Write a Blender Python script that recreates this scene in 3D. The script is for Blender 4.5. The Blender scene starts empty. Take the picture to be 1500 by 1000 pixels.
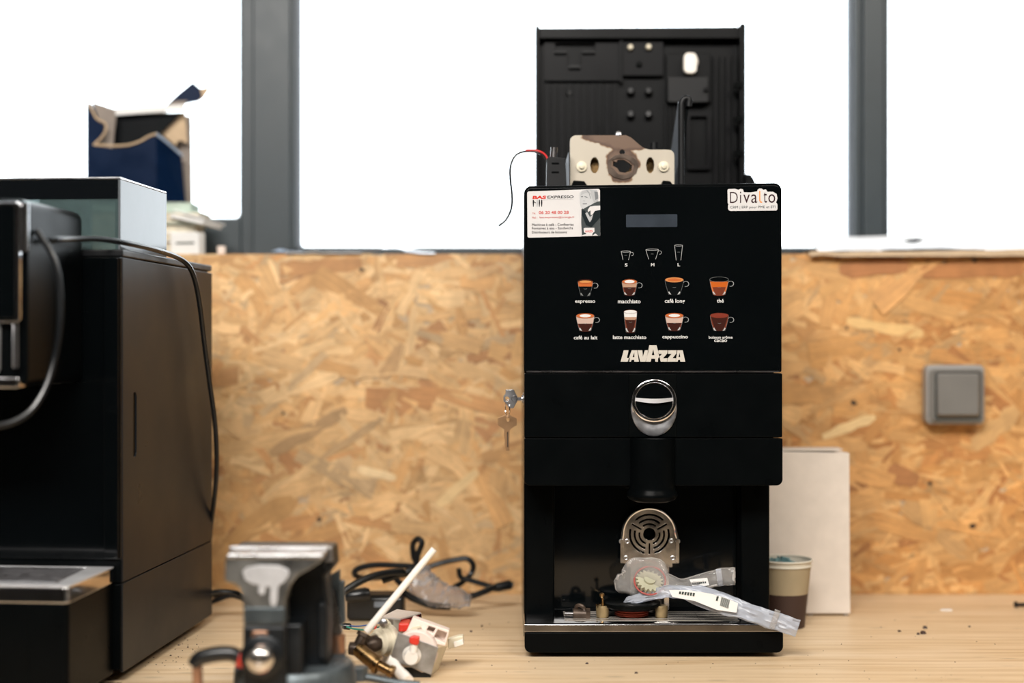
import bpy, bmesh, math, random
from mathutils import Vector, Matrix, noise
random.seed(7)
PI = math.pi
SC = bpy.context.scene
COL = SC.collection
F = 50.0 / 36.0 * 1500.0          # focal length in pixels of the 1500 px wide frame
EYE = 0.40                        # eye height over the worktop (worktop top is z = 0)

# ------------------------------------------------------------------ camera, sky, lights, exposure
cam = bpy.data.cameras.new('camera')
cam.lens = 50; cam.sensor_width = 36; cam.clip_start = 0.05
cam.dof.use_dof = True; cam.dof.focus_distance = 1.81; cam.dof.aperture_fstop = 1.5
camo = bpy.data.objects.new('camera', cam); COL.objects.link(camo)
camo.location = (0, 0, EYE); camo.rotation_euler = (PI / 2, 0, 0)
SC.camera = camo
SC.view_settings.view_transform = 'Standard'; SC.view_settings.look = 'None'
SC.view_settings.gamma = 1; SC.view_settings.use_curve_mapping = False
SC.view_settings.exposure = 0.0
w = bpy.data.worlds.new('overcast_sky'); SC.world = w; w.use_nodes = True
w.node_tree.nodes['Background'].inputs[0].default_value = (0.93, 0.97, 1.0, 1)
w.node_tree.nodes['Background'].inputs[1].default_value = 5.0

def area(name, loc, target, sx, sy, power, color):
    l = bpy.data.lights.new(name, 'AREA'); l.shape = 'RECTANGLE'; l.size = sx; l.size_y = sy
    l.energy = power; l.color = color
    o = bpy.data.objects.new(name, l); COL.objects.link(o); o.location = loc
    o.rotation_euler = (Vector(target) - Vector(loc)).to_track_quat('-Z', 'Y').to_euler()
    return o
area('ceiling_light', (-0.5, -0.2, 1.95), (-0.3, 1.9, 0.2), 1.6, 0.7, 132, (1.0, 0.955, 0.90))
area('ceiling_light', (1.3, 0.2, 1.95), (0.9, 1.9, 0.1), 1.2, 0.4, 36, (1.0, 0.92, 0.82))

# ------------------------------------------------------------------ materials
def mat(name, color, rough=0.5, metal=0.0, coat=0.0, bump=0.0, bscale=200.0, var=0.0, vscale=30.0, spec=0.5, trans=0.0, aniso=None):
    m = bpy.data.materials.new(name); m.use_nodes = True
    nt = m.node_tree; b = nt.nodes['Principled BSDF']
    b.inputs['Base Color'].default_value = (*color, 1); b.inputs['Roughness'].default_value = rough
    b.inputs['Metallic'].default_value = metal; b.inputs['Coat Weight'].default_value = coat
    b.inputs['Coat Roughness'].default_value = 0.05
    b.inputs['Specular IOR Level'].default_value = spec
    b.inputs['Transmission Weight'].default_value = trans
    tc = nt.nodes.new('ShaderNodeTexCoord')
    src = tc.outputs['Object']
    if aniso:
        mp = nt.nodes.new('ShaderNodeMapping'); mp.inputs['Scale'].default_value = aniso
        nt.links.new(src, mp.inputs[0]); src = mp.outputs[0]
    if var > 0:
        n = nt.nodes.new('ShaderNodeTexNoise'); n.inputs['Scale'].default_value = vscale; n.inputs['Detail'].default_value = 5
        nt.links.new(src, n.inputs[0])
        r = nt.nodes.new('ShaderNodeMapRange'); r.inputs['From Min'].default_value = 0.3; r.inputs['From Max'].default_value = 0.7
        r.inputs['To Min'].default_value = 1 - var; r.inputs['To Max'].default_value = 1 + var
        nt.links.new(n.outputs[0], r.inputs[0])
        mx = nt.nodes.new('ShaderNodeVectorMath'); mx.operation = 'SCALE'
        mx.inputs[0].default_value = color; nt.links.new(r.outputs[0], mx.inputs['Scale'])
        nt.links.new(mx.outputs[0], b.inputs['Base Color'])
        r2 = nt.nodes.new('ShaderNodeMapRange'); r2.inputs['From Min'].default_value = 0.3; r2.inputs['From Max'].default_value = 0.7
        r2.inputs['To Min'].default_value = max(0.02, rough * (1 - var)); r2.inputs['To Max'].default_value = min(1, rough * (1 + var))
        nt.links.new(n.outputs[0], r2.inputs[0]); nt.links.new(r2.outputs[0], b.inputs['Roughness'])
    if bump > 0:
        n = nt.nodes.new('ShaderNodeTexNoise'); n.inputs['Scale'].default_value = bscale; n.inputs['Detail'].default_value = 4
        nt.links.new(src, n.inputs[0])
        bp = nt.nodes.new('ShaderNodeBump'); bp.inputs['Strength'].default_value = bump; bp.inputs['Distance'].default_value = 0.001
        nt.links.new(n.outputs[0], bp.inputs['Height']); nt.links.new(bp.outputs[0], b.inputs['Normal'])
    return m

def film(name, color, alpha, rough=0.15, spec=0.5):
    """thin see-through plastic or glass"""
    m = bpy.data.materials.new(name); m.use_nodes = True; nt = m.node_tree
    b = nt.nodes['Principled BSDF']; b.inputs['Base Color'].default_value = (*color, 1); b.inputs['Roughness'].default_value = rough
    b.inputs['Specular IOR Level'].default_value = spec
    t = nt.nodes.new('ShaderNodeBsdfTransparent'); t.inputs[0].default_value = (*[min(1, 0.5 + 0.5 * c) for c in color], 1)
    fr = nt.nodes.new('ShaderNodeFresnel'); fr.inputs[0].default_value = 1.35
    ad = nt.nodes.new('ShaderNodeMath'); ad.operation = 'ADD'; ad.use_clamp = True; ad.inputs[1].default_value = alpha
    nt.links.new(fr.outputs[0], ad.inputs[0])
    mx = nt.nodes.new('ShaderNodeMixShader'); nt.links.new(ad.outputs[0], mx.inputs[0])
    nt.links.new(t.outputs[0], mx.inputs[1]); nt.links.new(b.outputs[0], mx.inputs[2])
    nt.links.new(mx.outputs[0], nt.nodes['Material Output'].inputs[0])
    return m

def glass_mat():
    m = bpy.data.materials.new('window_glass'); m.use_nodes = True; nt = m.node_tree
    nt.nodes.remove(nt.nodes['Principled BSDF'])
    t = nt.nodes.new('ShaderNodeBsdfTransparent'); t.inputs[0].default_value = (0.97, 0.99, 1, 1)
    g = nt.nodes.new('ShaderNodeBsdfGlossy'); g.inputs['Roughness'].default_value = 0.0
    fr = nt.nodes.new('ShaderNodeFresnel'); fr.inputs[0].default_value = 1.45
    mx = nt.nodes.new('ShaderNodeMixShader'); nt.links.new(fr.outputs[0], mx.inputs[0])
    nt.links.new(t.outputs[0], mx.inputs[1]); nt.links.new(g.outputs[0], mx.inputs[2])
    nt.links.new(mx.outputs[0], nt.nodes['Material Output'].inputs[0])
    return m

M = {}
M['black_gloss'] = mat('glossy_black_panel', (0.0015, 0.0022, 0.0026), 0.09, spec=0.35, var=0.12, vscale=9)
M['black_matte'] = mat('matte_black_plastic', (0.0016, 0.0022, 0.0025), 0.3, bump=0.03, bscale=1500, var=0.1, spec=0.05)
M['black_inside'] = mat('black_recess_plastic', (0.002, 0.0026, 0.0027), 0.3, var=0.1, spec=0.05)
M['charcoal'] = mat('charcoal_plastic', (0.006, 0.0065, 0.0075), 0.42, bump=0.06, bscale=900, var=0.15, spec=0.25)
M['lid_black'] = mat('lid_black_plastic', (0.0012, 0.0016, 0.0022), 0.4, var=0.2, vscale=12, spec=0.14)
M['lid_grey'] = mat('lid_grey_plastic', (0.0036, 0.0038, 0.0048), 0.42, var=0.2, vscale=14, spec=0.13)
M['satin_side'] = mat('satin_dark_metal_side', (0.015, 0.017, 0.020), 0.34, metal=0.0, spec=0.10, bump=0.05, bscale=700, var=0.22, vscale=7)
M['chrome'] = mat('chrome', (0.78, 0.78, 0.80), 0.07, metal=1, var=0.1)
M['chrome_worn'] = mat('worn_chrome', (0.70, 0.67, 0.64), 0.2, metal=1, var=0.25, vscale=60)
M['steel'] = mat('brushed_steel', (0.58, 0.58, 0.60), 0.32, metal=1, var=0.15, vscale=80)
M['satin_steel'] = mat('satin_dark_steel', (0.22, 0.21, 0.21), 0.28, metal=1, var=0.15, vscale=40)
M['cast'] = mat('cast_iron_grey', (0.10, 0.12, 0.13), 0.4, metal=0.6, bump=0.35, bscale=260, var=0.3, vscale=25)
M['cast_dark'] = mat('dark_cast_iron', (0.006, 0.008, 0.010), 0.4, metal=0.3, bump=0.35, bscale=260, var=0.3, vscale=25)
M['cast_polish'] = mat('worn_bright_iron', (0.50, 0.50, 0.51), 0.3, metal=0.95, bump=0.15, bscale=180, var=0.3, vscale=35)
M['copper'] = mat('copper_brown_steel', (0.42, 0.24, 0.16), 0.35, metal=0.9, var=0.25)
M['brass'] = mat('tarnished_brass', (0.30, 0.19, 0.085), 0.3, metal=1, var=0.35, vscale=70)
M['bronze'] = mat('dark_bronze', (0.075, 0.052, 0.038), 0.42, metal=0.45, var=0.35, vscale=70)
M['copperwire'] = mat('red_copper_winding', (0.30, 0.05, 0.025), 0.35, var=0.2, vscale=100)
M['white_pl'] = mat('white_plastic', (0.80, 0.76, 0.70), 0.4, var=0.06)
M['cream_pl'] = mat('cream_plastic', (0.66, 0.60, 0.46), 0.4, var=0.12)
M['pink_white'] = mat('pinkish_white_plastic', (0.82, 0.70, 0.63), 0.42, var=0.07)
M['tube_white'] = mat('translucent_white_tube', (0.86, 0.82, 0.76), 0.3, var=0.03)
M['red'] = mat('red_plastic', (0.62, 0.035, 0.02), 0.35, var=0.1)
M['dark_red'] = mat('dark_red_coil', (0.22, 0.006, 0.012), 0.35, var=0.1)
M['rubber'] = mat('black_rubber_cable', (0.005, 0.006, 0.007), 0.3, bump=0.05, bscale=500, var=0.1)
M['teal'] = mat('teal_wire', (0.03, 0.26, 0.20), 0.4, var=0.1)
M['blue_wire'] = mat('blue_wire', (0.05, 0.12, 0.35), 0.4, var=0.1)
M['red_wire'] = mat('red_wire', (0.55, 0.02, 0.02), 0.4, var=0.1)
M['frame'] = mat('anthracite_window_frame', (0.030, 0.042, 0.050), 0.45, var=0.06)
M['gasket'] = mat('grey_gasket', (0.18, 0.21, 0.25), 0.5, var=0.06)
M['wall'] = mat('room_wall_paint', (0.13, 0.12, 0.11), 0.9, var=0.08, vscale=3)
M['ceil'] = mat('room_ceiling_paint', (0.5, 0.48, 0.45), 0.9, var=0.05, vscale=3)
M['floor'] = mat('concrete_floor', (0.10, 0.09, 0.085), 0.7, var=0.15, vscale=4)
M['carton'] = mat('white_cardboard', (0.72, 0.65, 0.58), 0.75, bump=0.1, bscale=300, var=0.05, vscale=40)
M['kraft'] = mat('kraft_cardboard', (0.50, 0.37, 0.24), 0.85, bump=0.15, bscale=200, var=0.12)
M['grey_card'] = mat('grey_board_inside', (0.26, 0.22, 0.19), 0.85, bump=0.1, bscale=200, var=0.12)
M['navy'] = mat('navy_printed_card', (0.001, 0.009, 0.034), 0.33, spec=0.12, bump=0.1, bscale=60, var=0.15)
M['navy_in'] = mat('dark_inner_tray', (0.002, 0.003, 0.004), 0.5, spec=0.1, var=0.1)
M['paper'] = mat('white_paper', (0.78, 0.78, 0.77), 0.7, bump=0.1, bscale=90, var=0.03)
M['page_green'] = mat('pale_green_paper', (0.50, 0.60, 0.52), 0.75, var=0.08, vscale=40)
M['page_cream'] = mat('cream_paper', (0.62, 0.56, 0.44), 0.75, var=0.1, vscale=60)
M['blue_paper'] = mat('pale_blue_paper', (0.40, 0.50, 0.66), 0.6, var=0.1)
M['ink'] = mat('dark_ink', (0.03, 0.045, 0.04), 0.6, var=0.05)
M['cup_beige'] = mat('beige_cup_paper', (0.36, 0.29, 0.18), 0.7, bump=0.1, bscale=250, var=0.06)
M['cup_brown'] = mat('brown_cup_print', (0.045, 0.022, 0.016), 0.6, var=0.08)
M['cup_white'] = mat('cup_rim_cream', (0.68, 0.64, 0.54), 0.6, var=0.05)
M['teal_paper'] = mat('teal_crumpled_paper', (0.10, 0.20, 0.21), 0.6, var=0.4, vscale=120)
M['switch'] = mat('grey_switch_plastic', (0.165, 0.16, 0.15), 0.35, var=0.04)
M['switch_l'] = mat('light_grey_switch_body', (0.29, 0.285, 0.275), 0.4, var=0.05)
M['switch_d'] = mat('dark_grey_switch_gap', (0.06, 0.07, 0.065), 0.5, var=0.05)
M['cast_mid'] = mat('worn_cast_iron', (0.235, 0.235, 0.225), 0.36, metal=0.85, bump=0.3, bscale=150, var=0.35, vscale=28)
M['keys'] = mat('brassy_key_metal', (0.42, 0.25, 0.13), 0.36, metal=0.6, var=0.15)
M['tray_satin'] = mat('bright_satin_tray_metal', (0.86, 0.87, 0.90), 0.42, metal=0.75, var=0.06)
M['hop_side'] = mat('reflecting_hopper_side', (0.10, 0.11, 0.12), 0.08, spec=0.28, var=0.08, vscale=12)
M['slat'] = mat('bright_grille_slat', (0.50, 0.46, 0.41), 0.45, metal=0.4, var=0.1)
M['sheet'] = film('translucent_white_sheet', (0.92, 0.95, 1.0), 0.7, 0.5)
M['tray_chrome'] = mat('dark_reflecting_chrome', (0.42, 0.42, 0.43), 0.12, metal=1, var=0.25, vscale=50)
M['gear'] = mat('greenish_cream_plastic', (0.42, 0.41, 0.30), 0.4, var=0.1)
M['seal'] = mat('dull_red_rubber', (0.34, 0.06, 0.05), 0.45, var=0.1)
M['ear'] = mat('dull_ochre_brass', (0.30, 0.22, 0.11), 0.45, metal=0.4, var=0.3, vscale=90)
M['lip'] = mat('lip_dark_reflection', (0.13, 0.12, 0.11), 0.16, metal=1, var=0.3, vscale=25)  # dark reflections put into the chrome's colour
M['galv'] = mat('galvanised_steel', (0.40, 0.40, 0.40), 0.4, metal=0.9, var=0.25, vscale=60)
M['jaw_glint'] = mat('painted_jaw_glint', (0.50, 0.50, 0.51), 0.35, metal=0.2, var=0.12, vscale=60)  # pale tone of the highlight painted on the vise jaw
M['bag'] = film('clear_plastic_bag', (0.78, 0.76, 0.74), 0.15, 0.08)
M['bag2'] = film('milky_plastic_film', (0.66, 0.70, 0.78), 0.38, 0.2)
M['bag3'] = film('crumpled_grey_plastic_film', (0.60, 0.56, 0.54), 0.20, 0.12)
M['smoke'] = film('smoked_hopper_glass', (0.16, 0.24, 0.24), 0.22, 0.03, 0.8)
M['smoke_dark'] = film('dark_smoked_plastic', (0.004, 0.005, 0.006), 0.9, 0.05, 0.25)
M['glass'] = glass_mat()
M['screen'] = mat('display_window', (0.030, 0.038, 0.050), 0.2, spec=0.4, var=0.15)
# flat print
for n, c in dict(p_white=(0.58, 0.58, 0.57), p_black=(0.0015, 0.0022, 0.0026), p_orange=(0.42, 0.11, 0.03), p_tan=(0.48, 0.21, 0.07),
                 p_cream=(0.36, 0.22, 0.15), p_brown=(0.13, 0.030, 0.015), p_dbrown=(0.035, 0.010, 0.007), p_amber=(0.42, 0.09, 0.012),
                 p_red=(0.17, 0.03, 0.018), p_grey=(0.17, 0.18, 0.18), p_lgrey=(0.42, 0.43, 0.43), p_foam=(0.45, 0.33, 0.28),
                 s_g0=(0.44, 0.45, 0.46), s_white=(0.56, 0.55, 0.55), s_red=(0.50, 0.03, 0.02), s_pink=(0.52, 0.10, 0.09), s_black=(0.01, 0.01, 0.012),
                 s_g1=(0.36, 0.37, 0.38), s_g2=(0.16, 0.17, 0.18), s_g3=(0.05, 0.06, 0.062), s_g4=(0.012, 0.018, 0.02),
                 s_orange=(0.72, 0.24, 0.04), s_brown=(0.035, 0.015, 0.018), s_blue=(0.12, 0.14, 0.4), logo=(0.50, 0.47, 0.42)).items():
    M[n] = mat('print_' + n[2:] if n != 'logo' else 'print_logo', c, 0.45 if n[0] == 'p' else 0.35, var=0.03, spec=0.06)

def osb_mat():
    m = bpy.data.materials.new('wood_strand'); m.use_nodes = True; nt = m.node_tree; b = nt.nodes['Principled BSDF']
    at = nt.nodes.new('ShaderNodeAttribute'); at.attribute_name = 'Col'
    uv = nt.nodes.new('ShaderNodeUVMap'); uv.uv_map = 'UVMap'
    mp = nt.nodes.new('ShaderNodeMapping'); mp.inputs['Scale'].default_value = (14, 260, 1)
    nt.links.new(uv.outputs[0], mp.inputs[0])
    n = nt.nodes.new('ShaderNodeTexNoise'); n.inputs['Scale'].default_value = 1; n.inputs['Detail'].default_value = 4
    nt.links.new(mp.outputs[0], n.inputs[0])
    tc = nt.nodes.new('ShaderNodeTexCoord')
    n2 = nt.nodes.new('ShaderNodeTexNoise'); n2.inputs['Scale'].default_value = 26; n2.inputs['Detail'].default_value = 6; n2.inputs['Roughness'].default_value = 0.65
    nt.links.new(tc.outputs['Object'], n2.inputs[0])
    def rng(src, a, bb, lo, hi):
        r = nt.nodes.new('ShaderNodeMapRange'); r.inputs['From Min'].default_value = a; r.inputs['From Max'].default_value = bb
        r.inputs['To Min'].default_value = lo; r.inputs['To Max'].default_value = hi; nt.links.new(src, r.inputs[0]); return r.outputs[0]
    g = rng(n.outputs[0], 0.3, 0.7, 0.82, 1.14); h = rng(n2.outputs[0], 0.3, 0.7, 0.80, 1.15)
    mu = nt.nodes.new('ShaderNodeMath'); mu.operation = 'MULTIPLY'; nt.links.new(g, mu.inputs[0]); nt.links.new(h, mu.inputs[1])
    vm = nt.nodes.new('ShaderNodeVectorMath'); vm.operation = 'SCALE'; nt.links.new(at.outputs['Color'], vm.inputs[0]); nt.links.new(mu.outputs[0], vm.inputs['Scale'])
    nt.links.new(vm.outputs[0], b.inputs['Base Color']); b.inputs['Roughness'].default_value = 0.55
    bp = nt.nodes.new('ShaderNodeBump'); bp.inputs['Strength'].default_value = 0.3; bp.inputs['Distance'].default_value = 0.0006
    nt.links.new(n.outputs[0], bp.inputs['Height']); nt.links.new(bp.outputs[0], b.inputs['Normal'])
    return m
M['osb'] = osb_mat()

def pine_mat():
    m = bpy.data.materials.new('pine_worktop'); m.use_nodes = True; nt = m.node_tree; b = nt.nodes['Principled BSDF']
    tc = nt.nodes.new('ShaderNodeTexCoord')
    def nz(scale, sc, det=5, dist=0.0):
        mp = nt.nodes.new('ShaderNodeMapping'); mp.inputs['Scale'].default_value = scale; nt.links.new(tc.outputs['Object'], mp.inputs[0])
        n = nt.nodes.new('ShaderNodeTexNoise'); n.inputs['Scale'].default_value = sc; n.inputs['Detail'].default_value = det
        n.inputs['Distortion'].default_value = dist; nt.links.new(mp.outputs[0], n.inputs[0]); return n.outputs[0]
    a = nz((1.2, 22, 1), 3.0, 6, 0.6)
    cr = nt.nodes.new('ShaderNodeValToRGB'); cr.color_ramp.elements[0].position = 0.28; cr.color_ramp.elements[1].position = 0.72
    cr.color_ramp.elements[0].color = (0.56, 0.38, 0.205, 1); cr.color_ramp.elements[1].color = (0.76, 0.60, 0.42, 1)
    e = cr.color_ramp.elements.new(0.5); e.color = (0.69, 0.52, 0.33, 1)
    nt.links.new(a, cr.inputs[0])
    f = nz((3, 150, 1), 4.0, 4)
    r = nt.nodes.new('ShaderNodeMapRange'); r.inputs['From Min'].default_value = 0.3; r.inputs['From Max'].default_value = 0.7
    r.inputs['To Min'].default_value = 0.95; r.inputs['To Max'].default_value = 1.03; nt.links.new(f, r.inputs[0])
    # small knots and stains: stretched cells
    mp = nt.nodes.new('ShaderNodeMapping'); mp.inputs['Scale'].default_value = (5, 20, 1); nt.links.new(tc.outputs['Object'], mp.inputs[0])
    vo = nt.nodes.new('ShaderNodeTexVoronoi'); vo.inputs['Scale'].default_value = 1.6; nt.links.new(mp.outputs[0], vo.inputs[0])
    k = nt.nodes.new('ShaderNodeMapRange'); k.inputs['From Min'].default_value = 0.05; k.inputs['From Max'].default_value = 0.13
    k.inputs['To Min'].default_value = 0.72; k.inputs['To Max'].default_value = 1.0; nt.links.new(vo.outputs['Distance'], k.inputs[0])
    mu = nt.nodes.new('ShaderNodeMath'); mu.operation = 'MULTIPLY'; nt.links.new(r.outputs[0], mu.inputs[0]); nt.links.new(k.outputs[0], mu.inputs[1])
    vm = nt.nodes.new('ShaderNodeVectorMath'); vm.operation = 'SCALE'; nt.links.new(cr.outputs[0], vm.inputs[0]); nt.links.new(mu.outputs[0], vm.inputs['Scale'])
    nt.links.new(vm.outputs[0], b.inputs['Base Color'])
    b.inputs['Roughness'].default_value = 0.42; b.inputs['Specular IOR Level'].default_value = 0.5
    bp = nt.nodes.new('ShaderNodeBump'); bp.inputs['Strength'].default_value = 0.12; bp.inputs['Distance'].default_value = 0.001
    nt.links.new(f, bp.inputs['Height']); nt.links.new(bp.outputs[0], b.inputs['Normal'])
    return m
M['pine'] = pine_mat()

def stained_metal(cx, cy, cz):
    """pale brew-group plate, coffee stained round its hole and along its top edge (object = world coordinates)"""
    m = bpy.data.materials.new('coffee_stained_plate'); m.use_nodes = True; nt = m.node_tree; b = nt.nodes['Principled BSDF']
    tc = nt.nodes.new('ShaderNodeTexCoord'); n = nt.nodes.new('ShaderNodeTexNoise'); n.inputs['Scale'].default_value = 70; n.inputs['Detail'].default_value = 4
    nt.links.new(tc.outputs['Object'], n.inputs[0])
    def dist(c, s, rot=0):
        mp = nt.nodes.new('ShaderNodeMapping'); mp.vector_type = 'POINT'
        mm = Matrix.Rotation(rot, 3, 'Y')
        sub = nt.nodes.new('ShaderNodeVectorMath'); sub.operation = 'SUBTRACT'; sub.inputs[1].default_value = c; nt.links.new(tc.outputs['Object'], sub.inputs[0])
        nt.links.new(sub.outputs[0], mp.inputs[0]); mp.inputs['Rotation'].default_value = (0, rot, 0); mp.inputs['Scale'].default_value = s
        le = nt.nodes.new('ShaderNodeVectorMath'); le.operation = 'LENGTH'; nt.links.new(mp.outputs[0], le.inputs[0]); return le.outputs['Value']
    d1 = dist((cx, cy, cz), (42, 0, 42)); d2 = dist((cx + 0.006, cy, cz + 0.030), (28, 0, 75), 0.25); d3 = dist((cx - 0.012, cy, cz + 0.036), (26, 0, 110), 0.15)
    a = nt.nodes.new('ShaderNodeMath'); a.operation = 'MINIMUM'; nt.links.new(d1, a.inputs[0]); nt.links.new(d2, a.inputs[1])
    a2 = nt.nodes.new('ShaderNodeMath'); a2.operation = 'MINIMUM'; nt.links.new(a.outputs[0], a2.inputs[0]); nt.links.new(d3, a2.inputs[1])
    s = nt.nodes.new('ShaderNodeMath'); s.operation = 'MULTIPLY_ADD'; nt.links.new(n.outputs[0], s.inputs[0]); s.inputs[1].default_value = 0.9; nt.links.new(a2.outputs[0], s.inputs[2])
    cr = nt.nodes.new('ShaderNodeValToRGB'); els = cr.color_ramp.elements
    els[0].position = 0.9; els[0].color = (0.085, 0.05, 0.035, 1); els[1].position = 1.0; els[1].color = (0.50, 0.45, 0.37, 1)
    sc = nt.nodes.new('ShaderNodeMath'); sc.operation = 'MULTIPLY'; sc.inputs[1].default_value = 0.66; nt.links.new(s.outputs[0], sc.inputs[0])
    e = els.new(0.94); e.color = (0.22, 0.12, 0.06, 1); e = els.new(0.72); e.color = (0.15, 0.095, 0.065, 1)
    nt.links.new(sc.outputs[0], cr.inputs[0]); nt.links.new(cr.outputs[0], b.inputs['Base Color'])
    b.inputs['Roughness'].default_value = 0.35; b.inputs['Metallic'].default_value = 0.15
    return m

# ------------------------------------------------------------------ geometry helpers
def P(px, py, Y):
    return Vector(((px - 750) * Y / F, Y, EYE - (py - 500) * Y / F))

class MB:
    def __init__(s): s.v = []; s.f = []; s.m = []; s.mi = 0
    def add(s, vs, fs):
        n = len(s.v); s.v += [tuple(v) for v in vs]; s.f += [tuple(i + n for i in f) for f in fs]; s.m += [s.mi] * len(fs); return s
    def box(s, x0, x1, y0, y1, z0, z1, mx=None):
        vs = [Vector(p) for p in ((x0, y0, z0), (x1, y0, z0), (x1, y1, z0), (x0, y1, z0), (x0, y0, z1), (x1, y0, z1), (x1, y1, z1), (x0, y1, z1))]
        if mx: vs = [mx @ v for v in vs]
        return s.add(vs, [(0, 3, 2, 1), (4, 5, 6, 7), (0, 1, 5, 4), (1, 2, 6, 5), (2, 3, 7, 6), (3, 0, 4, 7)])
    def rings(s, rings, cap=True, closed=False):
        n = len(rings[0]); base = len(s.v); vs = [p for r in rings for p in r]; fs = []
        m = len(rings)
        for i in range(m if closed else m - 1):
            a, b = i * n, ((i + 1) % m) * n
            for j in range(n): fs.append((a + j, a + (j + 1) % n, b + (j + 1) % n, b + j))
        if cap and not closed: fs.append(tuple(range(n - 1, -1, -1))); fs.append(tuple(range((m - 1) * n, m * n)))
        return s.add(vs, fs)
    def lathe(s, c, axis, prof, seg=24, squash=None, cap=True):
        """prof: [(distance along axis, radius)]"""
        q = Vector((0, 0, 1)).rotation_difference(Vector(axis).normalized()).to_matrix(); c = Vector(c)
        rs = []
        for h, r in prof:
            rs.append([c + q @ Vector((r * math.cos(2 * PI * j / seg), r * (squash or 1) * math.sin(2 * PI * j / seg), h)) for j in range(seg)])
        return s.rings(rs, cap)
    def cyl(s, a, b, r, r2=None, seg=20):
        a, b = Vector(a), Vector(b); return s.lathe(a, b - a, [(0, r), ((b - a).length, r if r2 is None else r2)], seg)
    def torus(s, c, axis, R, r, seg=40, k=10, sq=1.0):
        q = Vector((0, 0, 1)).rotation_difference(Vector(axis).normalized()).to_matrix(); c = Vector(c); rs = []
        for i in range(seg):
            a = 2 * PI * i / seg; d = Vector((math.cos(a), math.sin(a), 0))
            rs.append([c + q @ (d * (R + r * math.cos(2 * PI * j / k)) + Vector((0, 0, r * sq * math.sin(2 * PI * j / k)))) for j in range(k)])
        return s.rings(rs, closed=True)
    def tube(s, pts, r, seg=10, smooth=5, flat=None):
        pts = [Vector(p) for p in pts]
        if smooth and len(pts) > 2:
            q = []
            e = [pts[0] * 2 - pts[1]] + pts + [pts[-1] * 2 - pts[-2]]
            for i in range(1, len(e) - 2):
                for k in range(smooth):
                    t = k / smooth; a, b, c, d = e[i - 1], e[i], e[i + 1], e[i + 2]
                    q.append(0.5 * ((2 * b) + (c - a) * t + (2 * a - 5 * b + 4 * c - d) * t * t + (3 * b - a - 3 * c + d) * t ** 3))
            q.append(pts[-1]); pts = q
        rs = []; up = None
        for i, p in enumerate(pts):
            d = (pts[min(i + 1, len(pts) - 1)] - pts[max(i - 1, 0)]).normalized()
            if up is None: up = d.orthogonal().normalized()
            up = (up - d * up.dot(d)).normalized(); si = d.cross(up)
            rr = r if not callable(r) else r(i / (len(pts) - 1))
            rs.append([p + (up * math.cos(2 * PI * j / seg) + si * math.sin(2 * PI * j / seg) * (flat or 1)) * rr for j in range(seg)])
        return s.rings(rs)
    def prism(s, poly, depth, fn, holes=()):
        """poly/holes: 2-D loops; fn(u, v, d) -> 3-D point; extruded from d=0 to d=depth"""
        bm = bmesh.new(); loops = [list(poly)] + [list(h) for h in holes]; es = []
        for lp in loops:
            vs = [bm.verts.new((u, v, 0)) for u, v in lp]
            es += [bm.edges.new((vs[i], vs[(i + 1) % len(vs)])) for i in range(len(vs))]
        bm.verts.index_update()
        if holes: bmesh.ops.triangle_fill(bm, use_beauty=True, edges=es)
        else: bm.faces.new(bm.verts[:])
        bm.verts.index_update(); n = len(bm.verts); uvs = [v.co.xy for v in bm.verts]
        fs = [tuple(v.index for v in f.verts) for f in bm.faces]; bm.free()
        vs = [fn(u, v, 0) for u, v in uvs] + [fn(u, v, depth) for u, v in uvs]
        fs2 = fs + [tuple(i + n for i in reversed(f)) for f in fs]; k = 0
        for lp in loops:
            for i in range(len(lp)): a, b = k + i, k + (i + 1) % len(lp); fs2.append((a, b, b + n, a + n))
            k += len(lp)
        return s.add(vs, fs2)

def rrect(x0, x1, y0, y1, r, k=6):
    """rounded rectangle loop; r one radius or four (at x1y0, x1y1, x0y1, x0y0)"""
    rs = [r] * 4 if not isinstance(r, (list, tuple)) else r; out = []
    for (cx, cy, a0), rr in zip(((x1, y0, -90), (x1, y1, 0), (x0, y1, 90), (x0, y0, 180)), rs):
        sx = -1 if cx == x1 else 1; sy = 1 if cy == y0 else -1
        for i in range(k + 1):
            a = math.radians(a0 + 90 * i / k); out.append((cx + sx * rr + rr * math.cos(a), cy + sy * rr + rr * math.sin(a)))
    return out

class Thing:
    def __init__(s, name, label, cat, loc=(0, 0, 0), rz=0.0, group=None, local=False, ground=False):
        s.o = bpy.data.objects.new(name, None); COL.objects.link(s.o); s.o.empty_display_size = 0.02
        loc = Vector((loc[0], loc[1], 0.0 if ground else loc[2])); s.o.location = loc; s.o.rotation_euler = (0, 0, rz)
        if label: s.o['label'] = label; s.o['category'] = cat
        if group: s.o['group'] = group
        s.inv = None if local else (Matrix.Translation(loc) @ Matrix.Rotation(rz, 4, 'Z')).inverted()

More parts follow.
